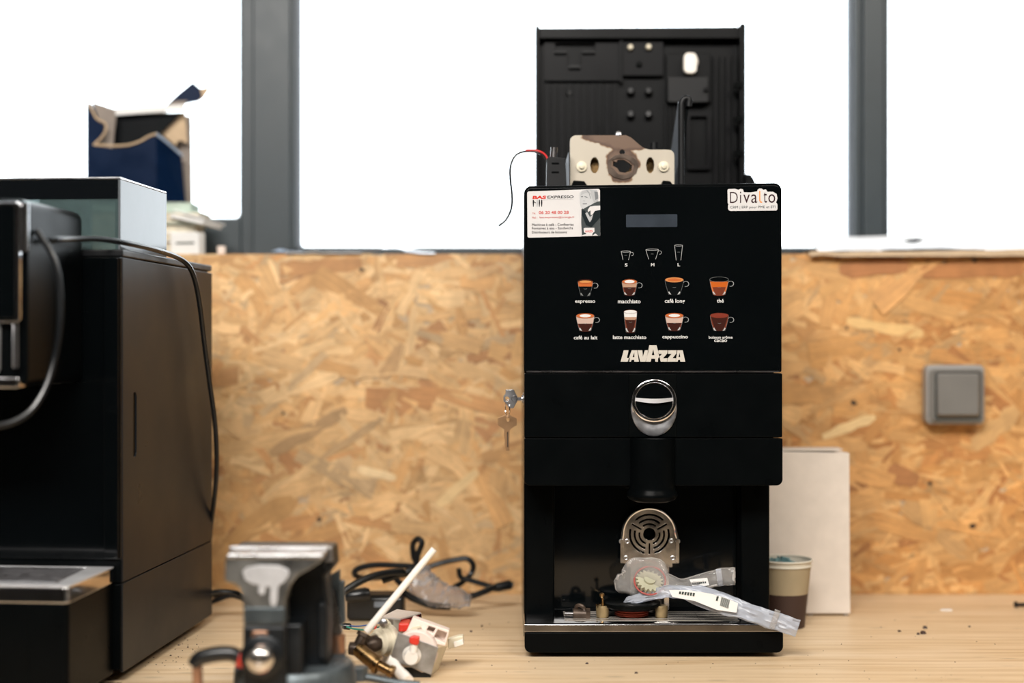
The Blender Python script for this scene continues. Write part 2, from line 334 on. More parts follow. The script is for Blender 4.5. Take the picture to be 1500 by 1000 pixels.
def build(name, mb, mats, parent=None, bevel=0.0, seg=2, label=None, kind=None, smooth=True, angle=35, sub=0):
    me = bpy.data.meshes.new(name); me.from_pydata([tuple(v) for v in mb.v], [], mb.f)
    mats = mats if isinstance(mats, (list, tuple)) else [mats]
    for m in mats: me.materials.append(m)
    me.polygons.foreach_set('material_index', mb.m)
    bm = bmesh.new(); bm.from_mesh(me); bmesh.ops.recalc_face_normals(bm, faces=bm.faces); bm.to_mesh(me); bm.free()
    if smooth: me.shade_smooth(); me.set_sharp_from_angle(angle=math.radians(angle))
    o = bpy.data.objects.new(name, me); COL.objects.link(o)
    if isinstance(parent, Thing):
        o.parent = parent.o
        if parent.inv: o.matrix_parent_inverse = parent.inv
    elif parent is not None: o.parent = parent
    if bevel:
        b = o.modifiers.new('bevel', 'BEVEL'); b.width = bevel; b.segments = seg; b.limit_method = 'ANGLE'; b.angle_limit = math.radians(35)
        b.harden_normals = True
    if sub: u = o.modifiers.new('subdivision', 'SUBSURF'); u.levels = u.render_levels = sub
    if label: o['label'] = label
    if kind: o['kind'] = kind
    return o

def tag(o, label, cat, group=None):
    o['label'] = label; o['category'] = cat
    if group: o['group'] = group
    return o

def XZ(Y0, u, v, d): return (u, Y0 + d, v)
def front(Y0): return lambda u, v, d: (u, Y0 + d, v)             # u = x, v = z, depth backwards
def pxf(Y0): return lambda u, v, d: ((u - 750) * Y0 / F, Y0 + d, EYE - (v - 500) * Y0 / F)   # drawing units of a front plane

def copy_tree(o, parent=None):
    c = o.copy(); COL.objects.link(c)
    if parent is not None: c.parent = parent
    for ch in [x for x in bpy.data.objects if x.parent == o]: copy_tree(ch, c)
    return c

# ------------------------------------------------------------------ setting
def struct(name, mb, m, parent=None, **k): return build(name, mb, m, parent, kind='structure', **k)
WY = 2.253; SILL = 0.538; WIN = 2.40
struct('floor', MB().box(-2.6, 2.6, -3.2, 2.6, -0.93, -0.85), M['floor'])
struct('ceiling', MB().box(-2.6, 2.6, -3.2, 2.6, 2.05, 2.13), M['ceil'])
struct('wall_left', MB().box(-2.68, -2.6, -3.2, 2.6, -0.85, 2.05), M['wall'])
struct('wall_right', MB().box(2.6, 2.68, -3.2, 2.6, -0.85, 2.05), M['wall'])
struct('wall_front', MB().box(-2.6, 2.6, -3.28, -3.2, -0.85, 2.05), M['wall'])
wb = MB().box(-2.6, 2.6, WY + 0.02, 2.5, -0.85, SILL - 0.018).box(-2.6, 2.6, 2.36, 2.5, 1.5, 2.05).box(-2.6, -1.6, 2.36, 2.5, SILL - 0.018, 1.5).box(1.6, 2.6, 2.36, 2.5, SILL - 0.018, 1.5)
wall_back = struct('wall_back', wb, M['wall'])
struct('trim_1', MB().box(-1.6, 1.6, WY + 0.021, 2.5, SILL - 0.018, SILL - 0.001), M['kraft'], bevel=0.001)      # window sill board

def osb():
    base = MB().box(-1.6, 1.6, WY + 0.002, WY + 0.02, -0.3, SILL)
    pal = [((0.60, 0.355, 0.140), 5), ((0.66, 0.42, 0.185), 5), ((0.72, 0.49, 0.235), 3), ((0.54, 0.29, 0.10), 3), ((0.47, 0.225, 0.075), 1.6), ((0.34, 0.145, 0.05), 0.5), ((0.47, 0.33, 0.17), 0.9)]
    cols = [c for c, k in pal]; ws = [k for c, k in pal]
    verts = []; faces = []; uvs = []; fc = []
    rnd = random.Random(11)
    N = 5200
    for i in range(N):
        L = min(0.15, math.exp(rnd.gauss(math.log(0.046), 0.55))); W = min(0.035, max(0.003, L * rnd.uniform(0.1, 0.42)))
        if i < 1400: L *= 1.5; W *= 1.7
        cx = rnd.uniform(-0.95, 0.95); cz = rnd.uniform(-0.01, SILL + 0.005)
        a = rnd.gauss(0.0, 0.55) if rnd.random() < 0.7 else rnd.uniform(-PI / 2, PI / 2)
        depth = 0.0002 + 0.0016 * (i / N) + rnd.uniform(0, 0.0004); tl = rnd.gauss(0, 0.010); tw = rnd.gauss(0, 0.03)
        ca, sa = math.cos(a), math.sin(a)
        n = rnd.choice((3, 4, 5)); loop = []
        for k in range(n + 1): loop.append((-L / 2 + L * k / n, -W / 2 * rnd.uniform(0.45, 1.1)))
        for k in range(n, -1, -1): loop.append((-L / 2 + L * k / n + rnd.uniform(-0.1, 0.1) * W, W / 2 * rnd.uniform(0.45, 1.1)))
        c = rnd.choices(cols, ws)[0]; wv = 0.5 + 0.5 * noise.noise(Vector((cx * 4, cz * 5, 3)))
        c = tuple(x * 0.72 + y * 0.28 for x, y in zip(c, (0.60, 0.36, 0.15)))
        # broad random tone drift; the light gradient is painted in, left paler, right redder
        k = rnd.uniform(0.86, 1.12) * (1.06 - 0.16 * wv); t = min(1, max(0, (cx + 0.1) / 0.7))
        c = (c[0] * k * (1.05 - 0.07 * t), c[1] * k * (1.06 - 0.20 * t), c[2] * k * (1.15 - 0.42 * t))
        b = len(verts); ok = True; pts = []
        for (u, v) in loop:
            x = cx + u * ca - v * sa; z = cz + u * sa + v * ca
            z = min(z, SILL + 0.0005); y = WY + 0.002 - depth + u * tl + v * tw
            y = min(y, WY + 0.0018); pts.append((x, y, z))
        verts += pts; faces.append(tuple(range(b, b + len(loop))))
        uvs += [(u + i * 0.37, v + i * 0.11) for u, v in loop]; fc += [c] * len(loop)
    for (xa, ya, xb_, yb, wpx, c) in ((395, 665, 508, 600, 24, (0.40, 0.25, 0.12)), (470, 672, 560, 612, 12, (0.46, 0.30, 0.15)), (525, 685, 580, 700, 16, (0.78, 0.58, 0.33)), (560, 555, 590, 505, 22, (0.46, 0.28, 0.13)),
            (1205, 640, 1282, 610, 16, (0.78, 0.56, 0.28)), (1240, 470, 1352, 488, 18, (0.74, 0.48, 0.2)), (410, 395, 530, 385, 26, (0.45, 0.23, 0.09)), (1230, 395, 1330, 388, 26, (0.40, 0.17, 0.06)),
            (1350, 400, 1500, 392, 30, (0.42, 0.18, 0.06)), (1425, 655, 1490, 600, 30, (0.60, 0.36, 0.15)), (1300, 690, 1345, 705, 30, (0.42, 0.19, 0.07)), (640, 740, 700, 690, 18, (0.74, 0.52, 0.26)), (330, 800, 430, 730, 34, (0.52, 0.30, 0.12))):
        pa_, pb_ = P(xa, ya, WY), P(xb_, yb, WY); dd = (pb_ - pa_); ll = dd.length; dd.normalize(); sd_ = Vector((-dd.z, 0, dd.x)) * wpx * WY / F / 2; b = len(verts); kk_ = 6
        for j in range(kk_ + 1): p = pa_ + dd * ll * j / kk_ - sd_ * rnd.uniform(.6, 1.1) * (1 if 0 < j < kk_ else .6); verts.append((p.x, WY - 0.0004, p.z)); uvs.append((j * .01, 0)); fc.append(c)
        for j in range(kk_, -1, -1): p = pa_ + dd * ll * j / kk_ + sd_ * rnd.uniform(.6, 1.1) * (1 if 0 < j < kk_ else .6); verts.append((p.x, WY - 0.0004, p.z)); uvs.append((j * .01, .02)); fc.append(c)
        faces.append(tuple(range(b, b + 2 * kk_ + 2)))
    # a few dark knots and nail holes
    for (px, py, r) in ((530, 395, 5), (1317, 512, 4), (1250, 590, 7), (1425, 770, 7), (1362, 708, 5), (468, 760, 5), (1428, 382, 5), (415, 605, 4), (1240, 480, 4)):
        p = P(px, py, WY); b = len(verts); r *= 0.65 * WY / F
        for k in range(9):
            an = 2 * PI * k / 9; rr = r * rnd.uniform(0.6, 1.1); verts.append((p.x + rr * 1.2 * math.cos(an), WY - 0.0009, p.z + rr * math.sin(an))); uvs.append((k, 0)); fc.append((0.035, 0.02, 0.012))
        faces.append(tuple(range(b, b + 9)))
    bo = build('osb_board', base, M['kraft'], wall_back)
    me = bpy.data.meshes.new('wood_strand'); me.from_pydata(verts, [], faces); me.materials.append(M['osb'])
    ul = me.uv_layers.new(name='UVMap'); ul.data.foreach_set('uv', [x for uv in uvs for x in uv])
    ca_ = me.color_attributes.new('Col', 'FLOAT_COLOR', 'CORNER'); ca_.data.foreach_set('color', [x for c in fc for x in (*c, 1)])
    bm = bmesh.new(); bm.from_mesh(me)
    for f in bm.faces:
        if f.normal.y > 0: f.normal_flip()
    bm.to_mesh(me); bm.free()
    o = bpy.data.objects.new('wood_strand', me); COL.objects.link(o); o.parent = bo; o['kind'] = 'stuff'
osb()

def window(n, x0, x1, l, r, bot, top_z=1.5):
    """frame ring with its own gasket and pane"""
    e = bpy.data.objects.new('window_%d' % n, None); COL.objects.link(e); e['kind'] = 'structure'; e.location = (0, 0, 0)
    b = MB(); y0, y1 = WIN, WIN + 0.05
    b.box(x0, x0 + l, y0, y1, SILL, top_z).box(x1 - r, x1, y0, y1, SILL, top_z)
    b.box(x0 + l, x1 - r, y0 + 0.002, y1, SILL, bot).box(x0 + l, x1 - r, y0 + 0.002, y1, top_z - 0.06, top_z)
    build('window_frame', b, M['frame'], e, bevel=0.0025, kind='structure')
    g = MB(); t = 0.006
    g.prism(rrect(x0 + l - 0.0005, x1 - r + 0.0005, bot - 0.0005, top_z - 0.059, 0.007), 0.016, front(y0 + 0.022), holes=[rrect(x0 + l + t, x1 - r - t, bot + t * 0.6, top_z - 0.06 - t, 0.008)])
    build('gasket', g, M['gasket'] if n != 1 else M['frame'], e, kind='structure')
    build('pane', MB().box(x0 + l, x1 - r, y0 + 0.028, y0 + 0.032, bot, top_z - 0.06), M['glass'], e, kind='structure', smooth=False)
    return e
window(1, -1.6, -0.411, 0.06, 0.047, 0.607)
window(2, -0.411, 0.607, 0.045, 0.0285, 0.5575)
window(3, 0.607, 1.6, 0.029, 0.06, 0.5575)
# mullion covers in front of the joints
struct('trim_2', MB().box(-0.436, -0.372, WIN - 0.012, WIN - 0.001, SILL, 1.5), M['frame'], bevel=0.003)
struct('trim_3', MB().box(0.590, 0.626, WIN - 0.012, WIN - 0.001, SILL, 1.5), M['frame'], bevel=0.003)

# ------------------------------------------------------------------ workbench
wbn = Thing('workbench', 'long pale pine workbench top running along the strand board wall', 'workbench', (0, 1.75, -0.85))
build('worktop', MB().box(-1.58, 1.58, 1.2, WY - 0.001, -0.04, 0), M['pine'], wbn, bevel=0.002)
for x in (-1.5, 1.5):
    for y in (1.27, 2.18): build('leg', MB().box(x - 0.035, x + 0.035, y - 0.035, y + 0.035, -0.85, -0.04), M['pine'], wbn, bevel=0.003)
build('apron', MB().box(-1.46, 1.46, 1.26, 1.28, -0.14, -0.04), M['pine'], wbn)

# ------------------------------------------------------------------ main coffee machine
U = 1.80 / F
def zx(px, py, Y=1.80): return P(px, py, Y)
cmx = Thing('coffee_machine', 'tall black coffee vending machine with opened lid and printed drink menu', 'coffee machine', (0.178, 1.98, 0))
XL, XR = 0.0156, 0.337
bd = MB()
bd.box(XL, XR, 1.90, 2.17, 0.012, 0.574)                     # rear body
bd.box(XL, XR, 1.828, 1.905, 0.2165, 0.574)                   # upper body over the cup bay
build('body', bd, M['black_matte'], cmx, bevel=0.003)
bb = MB().box(0.0562, 0.298, 1.893, 1.8995, 0.034, 0.2165)
build('bay_back', bb, M['black_gloss'], cmx)
for x0, x1 in ((XL, 0.0556), (0.2986, XR)):
    build('side_pillar', MB().prism(rrect(x0, x1, 1.858, 1.899, 0.004, 3), 0.184, lambda u, v, d: (u, v, 0.0335 + d)), M['black_matte'], cmx, bevel=0.001)
# middle cover, lower cover
fn = pxf(1.800)
build('front_cover', MB().prism(rrect(768, 1146, 546.5, 640.3, 2), 0.026, fn), M['black_matte'], cmx, bevel=0.0008)
build('lower_cover', MB().prism([(a, b) for a, b in rrect(768, 1146.5, 642, 711, [1.5, 9, 9, 1.5])], 0.026, fn), M['black_matte'], cmx, bevel=0.0008)
# vertical centre strip
build('centre_strip', MB().prism(rrect(921.5, 991, 548, 640, 1.5), 0.004, pxf(1.7985)), M['black_inside'], cmx, bevel=0.0005)
# spout column: half round shell with a lip
sp = MB(); cX, cY = zx(956, 0).x, 1.806; prof = []
for zz, r in ((0.278, 0.0292), (0.2165, 0.0292), (0.2120, 0.0294), (0.2085, 0.0320), (0.2045, 0.0322), (0.2000, 0.0290), (0.1975, 0.0230), (0.1972, 0.012)): prof.append((zz, r))
sp.lathe((cX, cY, 0), (0, 0, 1), prof[::-1], 40)
build('spout_cover', sp, M['black_matte'], cmx)
build('spout_nozzle', MB().lathe((cX, cY, 0), (0, 0, 1), [(0.1965, 0.010), (0.1985, 0.012)], 20), M['black_inside'], cmx)
# door with glossy panel
build('door_frame', MB().prism(rrect(767.5, 1145, 270, 545, [11, 3, 3, 11]), 0.028, lambda u, v, d: (fn(u, v, d)[0], 1.7995 + d, EYE - (v - 500 - (u - 957) * 0.012 * max(0, (400 - v) / 130)) * U)), M['black_matte'], cmx, bevel=0.0012)
Yd = 1.7990
def slant(u, v): return v - (u - 957) * 0.012 * max(0, (400 - v) / 130)
def dfn(u, v, d): return ((u - 750) * U, Yd + d, EYE - (slant(u, v) - 500) * U)
door = build('door', MB().prism(rrect(770, 1142.5, 273.5, 543, [9, 2, 2, 9]), 0.003, dfn), M['black_gloss'], cmx, bevel=0.0006)
build('door_edge_highlight', MB().prism(rrect(771, 1142, 543.2, 545.2, 0.5, 2), 0.001, pxf(1.7984)), M['satin_steel'], cmx)  # steel line standing in for the thin highlight along the door's lower bevel
# latch : dish, ring and bar
lt = MB(); lc = (958, 585)
def oval(c, rx, ry, n=40): return [(c[0] + rx * math.cos(2 * PI * i / n), c[1] + ry * math.sin(2 * PI * i / n)) for i in range(n)]
def oring(c, rx, ry, Y): return [Vector(((u - 750) * U, Y, EYE - (v - 500) * U)) for u, v in oval(c, rx, ry)]
lt.rings([oring((957.5, 598), 34, 41, 1.7984), oring((957.5, 598), 33.4, 40.4, 1.7964), oring((957.5, 597), 32, 39, 1.7960), oring((957.5, 594), 27, 33, 1.7978)], cap=True)
latch = build('latch', lt, M['steel'], cmx, label='oval satin metal latch with chrome ring')
def ring2(c, rx, ry, w, y0, y1):
    m = MB(); m.rings([oring(c, rx, ry, y1), oring(c, rx, ry, y0 + 0.0006), oring(c, rx - 1, ry - 1, y0), oring(c, rx - w + 1, ry - w + 1, y0), oring(c, rx - w, ry - w, y0 + 0.0008), oring(c, rx - w - 1, ry - w - 1, y1)], cap=False); return m
build('ring', ring2((957.5, 586.5), 32.6, 31.5, 5.5, 1.7925, 1.7962), M['chrome'], latch)
build('dial', MB().rings([oring((957.5, 586.5), 27.2, 26, 1.7955), oring((957.5, 586.5), 27, 25.8, 1.7945)]), M['black_gloss'], latch)
hb = MB(); rs = []
for i in range(17):
    t = i / 16; u = 926.5 + 62 * t; s = math.sin(PI * t); rs.append([Vector(((u - 750) * U, 1.7935 - 0.004 * s + dy, EYE - (584 + 2.6 * s + dz - 500) * U)) for dy, dz in ((0, -2.2 - 0.9 * s), (0, 2.0 + 1.2 * s), (0.003, 2.0 + 1.2 * s), (0.003, -2.2 - 0.9 * s))])
hb.rings(rs); build('bar', hb, M['tray_satin'], latch)
# drip tray
build('base', MB().prism(rrect(768.5, 1147, 925.5, 955.5, [3, 9.5, 9.5, 3]), 0.10, lambda u, v, d: ((u - 750) * U, 1.798 + d, EYE - (v - 500) * U)), M['black_matte'], cmx, bevel=0.0015)
build('base_plate', MB().box(XL, XR, 1.897, 2.165, 0.007, 0.0125), M['black_matte'], cmx)
for x in (0.045, 0.31):
    for y in (1.84, 2.12): build('foot', MB().cyl((x, y, 0), (x, y, 0.0075), 0.014, seg=20), M['rubber'], cmx)
ty = MB().prism([(1.7975, 0.0330), (1.7965, 0.0345), (1.7965, 0.0425), (1.799, 0.0440), (1.893, 0.0440), (1.893, 0.0330)], XR + 0.004 - XL, lambda u, v, d: (XL + d - 0.0002, u, v))
tray = build('drip_tray', ty, M['tray_chrome'], cmx, bevel=0.0008)
build('lip', MB().box(XL + .0002, XR + .0036, 1.7958, 1.7966, 0.0345, 0.0418), M['lip'], tray)  # thin sheet over the tray front, its dark colour imitating dark reflections
for (a, b) in ((0.0672, 0.1130), (0.1130, 0.2400), (0.2400, 0.2900)):
    for i in range(6):
        y = 1.812 + i * 0.0118
        build('slat', MB().box(a + 0.0003, b - 0.0003, y, y + 0.0034, 0.04405, 0.0444), M['slat'], tray)

# ---- print on the door
class Art:
    def __init__(s): s.mb = MB(); s.mats = []; s.z = 0
    def use(s, m):
        if m not in s.mats: s.mats.append(m)
        s.mb.mi = s.mats.index(m)
    def poly(s, pts, m, fn, lift=None):
        s.use(m); s.z += 1; d = -(0.00003 * s.z if lift is None else lift)
        s.mb.add([fn(u, v, d) for u, v in pts], [tuple(range(len(pts)))])
    def stroke(s, pts, w, m, fn, closed=False):
        n = len(pts); L, R = [], []
        for i, p in enumerate(pts):
            a = pts[(i - 1) % n] if closed or i else p; b = pts[(i + 1) % n] if closed or i < n - 1 else p
            dx, dy = b[0] - a[0], b[1] - a[1]; l = math.hypot(dx, dy) or 1; nx, ny = -dy / l * w / 2, dx / l * w / 2
            L.append((p[0] + nx, p[1] + ny)); R.append((p[0] - nx, p[1] - ny))
        s.use(m); s.z += 1; d = -0.00003 * s.z
        vs = [fn(u, v, d) for u, v in L + R]; s.mb.add(vs, [(i, (i + 1) % n, (i + 1) % n + n, i + n) for i in range(n if closed else n - 1)])
def text(art, st, x0, x1, y0, y1, m, fn, bold=0.0, shear=0.0, keep=False):
    cu = bpy.data.curves.new('text', 'FONT'); cu.body = st; cu.offset = bold; cu.shear = shear; cu.resolution_u = 3
    o = bpy.data.objects.new('text', cu); COL.objects.link(o)
    dg = bpy.context.evaluated_depsgraph_get(); me = bpy.data.meshes.new_from_object(o.evaluated_get(dg))
    vs = [v.co.copy() for v in me.vertices]; fs = [tuple(p.vertices) for p in me.polygons]
    bpy.data.objects.remove(o); bpy.data.curves.remove(cu); bpy.data.meshes.remove(me)
    a, b = min(v.x for v in vs), max(v.x for v in vs); c, d = min(v.y for v in vs), max(v.y for v in vs)
    art.use(m); art.z += 1; dd = -0.00003 * art.z
    art.mb.add([fn(x0 + (v.x - a) / (b - a) * (x1 - x0), y1 - (v.y - c) / (d - c) * (y1 - y0), dd) for v in vs], fs)

def cfn(u, v, d): return dfn(820 + u / 5, 340 + v / 5, d - 0.0001)
def ell(cx, cy, rx, ry, a0=0, a1=360, n=20): return [(cx + rx * math.cos(math.radians(a0 + (a1 - a0) * i / n)), cy + ry * math.sin(math.radians(a0 + (a1 - a0) * i / n))) for i in range(n + 1)]
def cup(cx, ty, wt, wb, h, bands, rim, handle=True, sides=None, base=None, hy=0.28):
    A = Art(); hw = lambda f: (wt + (wb - wt) * f ** 1.4) / 2
    for f0, f1, m in bands:
        L = [(cx - hw(f0 + (f1 - f0) * i / 5), ty + h * (f0 + (f1 - f0) * i / 5)) for i in range(6)]
        bulge = [(cx + hw(f1) * math.cos(a), ty + h * f1 + 7 * math.sin(a)) for a in [PI - PI * i / 8 for i in range(1, 8)]]
        A.poly(L + bulge + [(2 * cx - x, y) for x, y in reversed(L)], M[m], cfn)
    if sides:
        for sg in (-1, 1):
            f0, f1, m = sides; L = [(cx + sg * hw(f0 + (f1 - f0) * i / 5), ty + h * (f0 + (f1 - f0) * i / 5)) for i in range(6)]
            A.poly(L + [(x - sg * (13 - 7 * k / 5), y) for k, (x, y) in enumerate(reversed(L))], M[m], cfn)
    for k, (rx, ry, m) in enumerate(rim): A.poly(ell(cx, ty, rx, ry)[:-1], M[m], cfn)
    # glass outline
    out = [(cx - hw(i / 10) - 0.5, ty + h * i / 10) for i in range(11)]; A.stroke(out, 1.6, M['p_grey'], cfn); A.stroke([(2 * cx - x, y) for x, y in out], 1.6, M['p_grey'], cfn)
    A.stroke(ell(cx, ty, wt / 2 + 1, wt * 0.13 + 1)[:-1], 1.7, M['p_grey'] if not rim else M['p_brown'], cfn, True)
    if base:
        for sg in (-1, 1):
            x = cx + sg * hw(0.92) * 0.92; A.poly([(x, ty + h * 0.78), (x + sg * 5, ty + h * 0.84), (x - sg * 3, ty + h * 0.97), (x - sg * 17, ty + h), (x - sg * 10, ty + h * 0.92)], M[base], cfn)
    A.stroke([(cx - 12, ty + h * 0.50), (cx, ty + h * 0.53), (cx + 12, ty + h * 0.50)], 2, M['p_grey'], cfn)
    if handle:
        hx = cx + wt / 2; A.stroke(ell(hx + 16, ty + h * hy, 21, 19, -150, 110, 16), 4.0, M['p_grey'], cfn); A.stroke(ell(hx + 17, ty + h * hy, 22, 20, -60, 60, 8), 1.5, M['p_lgrey'], cfn)
    return A
icons = [
 cup(187, 362, 108, 62, 104, [(0.0, .34, 'p_orange'), (.34, 1, 'p_black')], [(44, 9, 'p_tan')], base='p_grey'),
 cup(510, 362, 110, 70, 98, [(0, .42, 'p_cream'), (.42, 1, 'p_dbrown')], [(53, 18, 'p_orange'), (37, 12, 'p_white')], sides=(.45, .98, 'p_brown'), base='p_lgrey'),
 cup(838, 349, 136, 78, 108, [(0, 1, 'p_black')], [(66, 19, 'p_tan'), (50, 12, 'p_orange')], base='p_lgrey'),
 cup(1166, 346, 136, 84, 112, [(.14, 1, 'p_amber'), (.5, 1, 'p_brown')], [], sides=(.18, .95, 'p_orange'), base='p_lgrey'),
 cup(186, 612, 132, 80, 110, [(0, .52, 'p_foam'), (.52, 1, 'p_dbrown')], [(64, 18, 'p_orange'), (42, 11, 'p_white')], sides=(.55, .97, 'p_brown'), base='p_lgrey'),
 cup(517, 582, 94, 62, 150, [(0, .26, 'p_white'), (.26, .50, 'p_cream'), (.4, 1, 'p_dbrown')], [(46, 13, 'p_white')], handle=False, sides=(.35, .92, 'p_brown'), base='p_lgrey'),
 cup(838, 610, 132, 80, 108, [(0, .50, 'p_foam'), (.50, 1, 'p_dbrown')], [(64, 18, 'p_orange'), (42, 11, 'p_white')], sides=(.53, .97, 'p_brown'), base='p_lgrey'),
 cup(1168, 610, 134, 80, 112, [(.02, .95, 'p_dbrown')], [(66, 17, 'p_red')], sides=(.1, .85, 'p_brown'), base='p_lgrey'),
]
for a in icons: build('drink_picture', a.mb, a.mats, door, smooth=False)
def outl(cx, ty, wt, wb, h, handle):
    A = Art()
    A.stroke(ell(cx, ty, wt / 2, 5)[:-1], 2.2, M['p_lgrey'], cfn, True)
    for sg in (-1, 1): A.stroke([(cx + sg * wt / 2, ty), (cx + sg * (wt * 0.42), ty + h * 0.4), (cx + sg * wb / 2, ty + h)], 2.6, M['p_lgrey'], cfn)
    A.stroke([(cx - 10, ty + h * 0.45), (cx + 10, ty + h * 0.45)], 1.8, M['p_grey'], cfn)
    if handle: A.stroke(ell(cx + wt / 2 + 9, ty + h * 0.3, 13, 13, -150, 100, 12), 2.2, M['p_lgrey'], cfn)
    return A
for a in (outl(483, 141, 68, 40, 62, True), outl(676, 128, 92, 50, 70, True), outl(869, 98, 58, 34, 108, False)): build('size_picture', a.mb, a.mats, door, smooth=False)
W = M['p_white']
for st, x0, x1, y0, y1 in (('S', 475, 496, 228, 251), ('M', 667, 692, 227, 250), ('L', 862, 881, 227, 250),
    ('espresso', 112, 259, 499, 525), ('macchiato', 425, 591, 491, 521), ('café long', 768, 915, 488, 526), ('thé', 1149, 1200, 488, 516),
    ('café au lait', 102, 275, 757, 785), ('latte macchiato', 389, 633, 755, 782), ('cappuccino', 750, 938, 754, 785),
    ('boisson arôme', 1090, 1265, 759, 779), ('cacao', 1130, 1224, 785, 804)):
    A = Art(); text(A, st, x0, x1, y0, y1, W, cfn, bold=0.018); build('lettering', A.mb, A.mats, door, smooth=False)
A = Art(); G = M['logo']
for pts in ([(468, 864), (503, 864), (491, 920), (514, 920), (508, 948), (445, 948)],
            [(526, 864), (566, 864), (579, 948), (545, 948), (544, 934), (526, 934), (521, 948), (497, 948)],
            [(569, 864), (604, 864), (608, 912), (622, 864), (652, 864), (627, 948), (589, 948)],
            [(655, 827), (708, 827), (739, 948), (699, 948), (696, 926), (670, 926), (665, 948), (630, 948)],
            [(722, 864), (789, 864), (786, 888), (756, 922), (787, 922), (784, 948), (718, 948), (719, 924), (748, 890), (720, 890)],
            [(794, 864), (856, 864), (852, 888), (825, 922), (850, 922), (848, 948), (786, 948), (789, 924), (818, 890), (792, 890)],
            [(861, 864), (900, 864), (918, 948), (882, 948), (880, 934), (866, 934), (863, 948), (848, 948)]):
    A.poly(pts, G, cfn, lift=0.0001)
for pts in ([(533, 914), (545, 880), (546, 914)], [(673, 900), (684, 858), (692, 900)], [(868, 914), (877, 882), (881, 914)]): A.poly(pts, M['black_gloss'], cfn, lift=0.0003)
build('maker_logo', A.mb, A.mats, door, smooth=False)
A = Art(); A.poly(rrect(917, 992, 314, 332.5, 1.5), M['screen'], lambda u, v, d: dfn(u, v, d - 0.0001)); build('display', A.mb, A.mats, door, smooth=False)

# business card sticker
def kfn(u, v, d): return dfn(764 + u / 12.5, 270 + v / 12.5, d - 0.0002)
A = Art()
A.poly([(125, 105), (1410, 72), (1435, 95), (1440, 925), (1425, 942), (130, 965), (108, 945), (103, 125)], M['s_white'], kfn)
text(A, 'BAS', 198, 452, 186, 248, M['s_red'], kfn, bold=0.05, shear=0.1)
text(A, 'EXPRESSO', 470, 952, 188, 240, M['s_black'], kfn, bold=0.02, shear=0.1)
A.stroke([(390, 268), (948, 256)], 4, M['s_g2'], kfn)
for x in (215, 285, 325, 368):
    A.poly([(x - 10, 262), (x + 10, 262), (x + 14, 320), (x + 6, 392), (x - 6, 392), (x - 12, 320)], M['s_black'] if x != 285 else M['s_g1'], kfn)
A.stroke([(205, 285), (260, 320)], 14, M['s_black'], kfn)
text(A, 'Tél.', 195, 260, 500, 530, M['s_pink'], kfn); text(A, '06 20 48 00 28', 315, 862, 470, 528, M['s_pink'], kfn, bold=0.02)
text(A, 'Mail :', 190, 285, 575, 610, M['s_pink'], kfn); text(A, 'bas.expresso@orange.fr', 330, 970, 570, 612, M['s_pink'], kfn)
text(A, 'Machines à café - Confiseries', 190, 950, 700, 748, M['s_black'], kfn); text(A, 'Fontaines à eau - Sandwichs', 190, 938, 768, 812, M['s_black'], kfn)
text(A, 'Distributeurs de boissons', 190, 828, 843, 885, M['s_black'], kfn)
# grey photograph of a seated person with a cup
A.poly([(1085, 80), (1408, 74), (1434, 96), (1438, 925), (1424, 940), (1100, 944), (1075, 700), (1075, 400)], M['s_white'], kfn)
A.poly([(1095, 440), (1180, 400), (1300, 320), (1437, 300), (1438, 925), (1424, 940), (1105, 944), (1090, 700)], M['s_g3'], kfn)
A.poly([(1060, 140), (1120, 95), (1250, 80), (1350, 95), (1400, 180), (1405, 260), (1330, 330), (1280, 360), (1200, 400), (1130, 440), (1085, 420), (1065, 330)], M['s_g0'], kfn)
A.poly([(1075, 200), (1100, 110), (1200, 85), (1330, 90), (1395, 170), (1400, 300), (1340, 330), (1300, 230), (1240, 150), (1160, 150), (1100, 180)], M['s_g1'], kfn)
for k in range(5): A.stroke([(1190 + 40 * k, 95), (1235 + 38 * k, 150), (1262 + 34 * k, 250 - 8 * k)], 9, M['s_white' if k % 2 else 's_g2'], kfn)
A.poly([(1250, 85), (1380, 95), (1408, 200), (1400, 300), (1330, 330), (1290, 250), (1270, 160)], M['s_g1'], kfn)
A.poly([(1330, 120), (1395, 130), (1400, 250), (1350, 280)], M['s_g2'], kfn)
for pts in ([(1085, 205), (1125, 200), (1120, 220), (1090, 222)], [(1150, 200), (1210, 225), (1200, 238), (1155, 215)], [(1130, 290), (1150, 285), (1148, 300)], [(1115, 340), (1200, 335), (1195, 348), (1120, 352)]): A.poly(pts, M['s_g2'], kfn)
A.poly([(1095, 460), (1160, 470), (1230, 640), (1250, 690), (1290, 640), (1330, 480), (1438, 440), (1438, 600), (1330, 720), (1280, 780), (1180, 740), (1110, 560)], M['s_g4'], kfn)
A.poly([(1165, 520), (1200, 500), (1250, 590), (1310, 540), (1280, 640), (1248, 688), (1210, 620)], M['s_g1'], kfn)
A.poly([(1210, 460), (1250, 400), (1330, 385), (1438, 380), (1438, 460), (1340, 480), (1300, 540), (1265, 560), (1260, 470), (1215, 500)], M['s_white'], kfn)
A.poly([(1135, 800), (1160, 790), (1330, 790), (1335, 860), (1300, 890), (1290, 930), (1190, 930), (1180, 890), (1140, 870)], M['s_white'], kfn)
text(A, 'LAVAZZA', 1165, 1305, 835, 875, M['s_red'], kfn, bold=0.03)
A.poly([(1100, 925), (1180, 905), (1300, 930), (1350, 895), (1400, 935), (1110, 943)], M['s_white'], kfn)
build('business_card_sticker', A.mb, A.mats, door, smooth=False, label='white business card sticker with grey portrait')
# round-cornered software sticker
def vfn(u, v, d): return dfn(1050 + u / 15, 262 + v / 15, d - 0.0002)
A = Art()
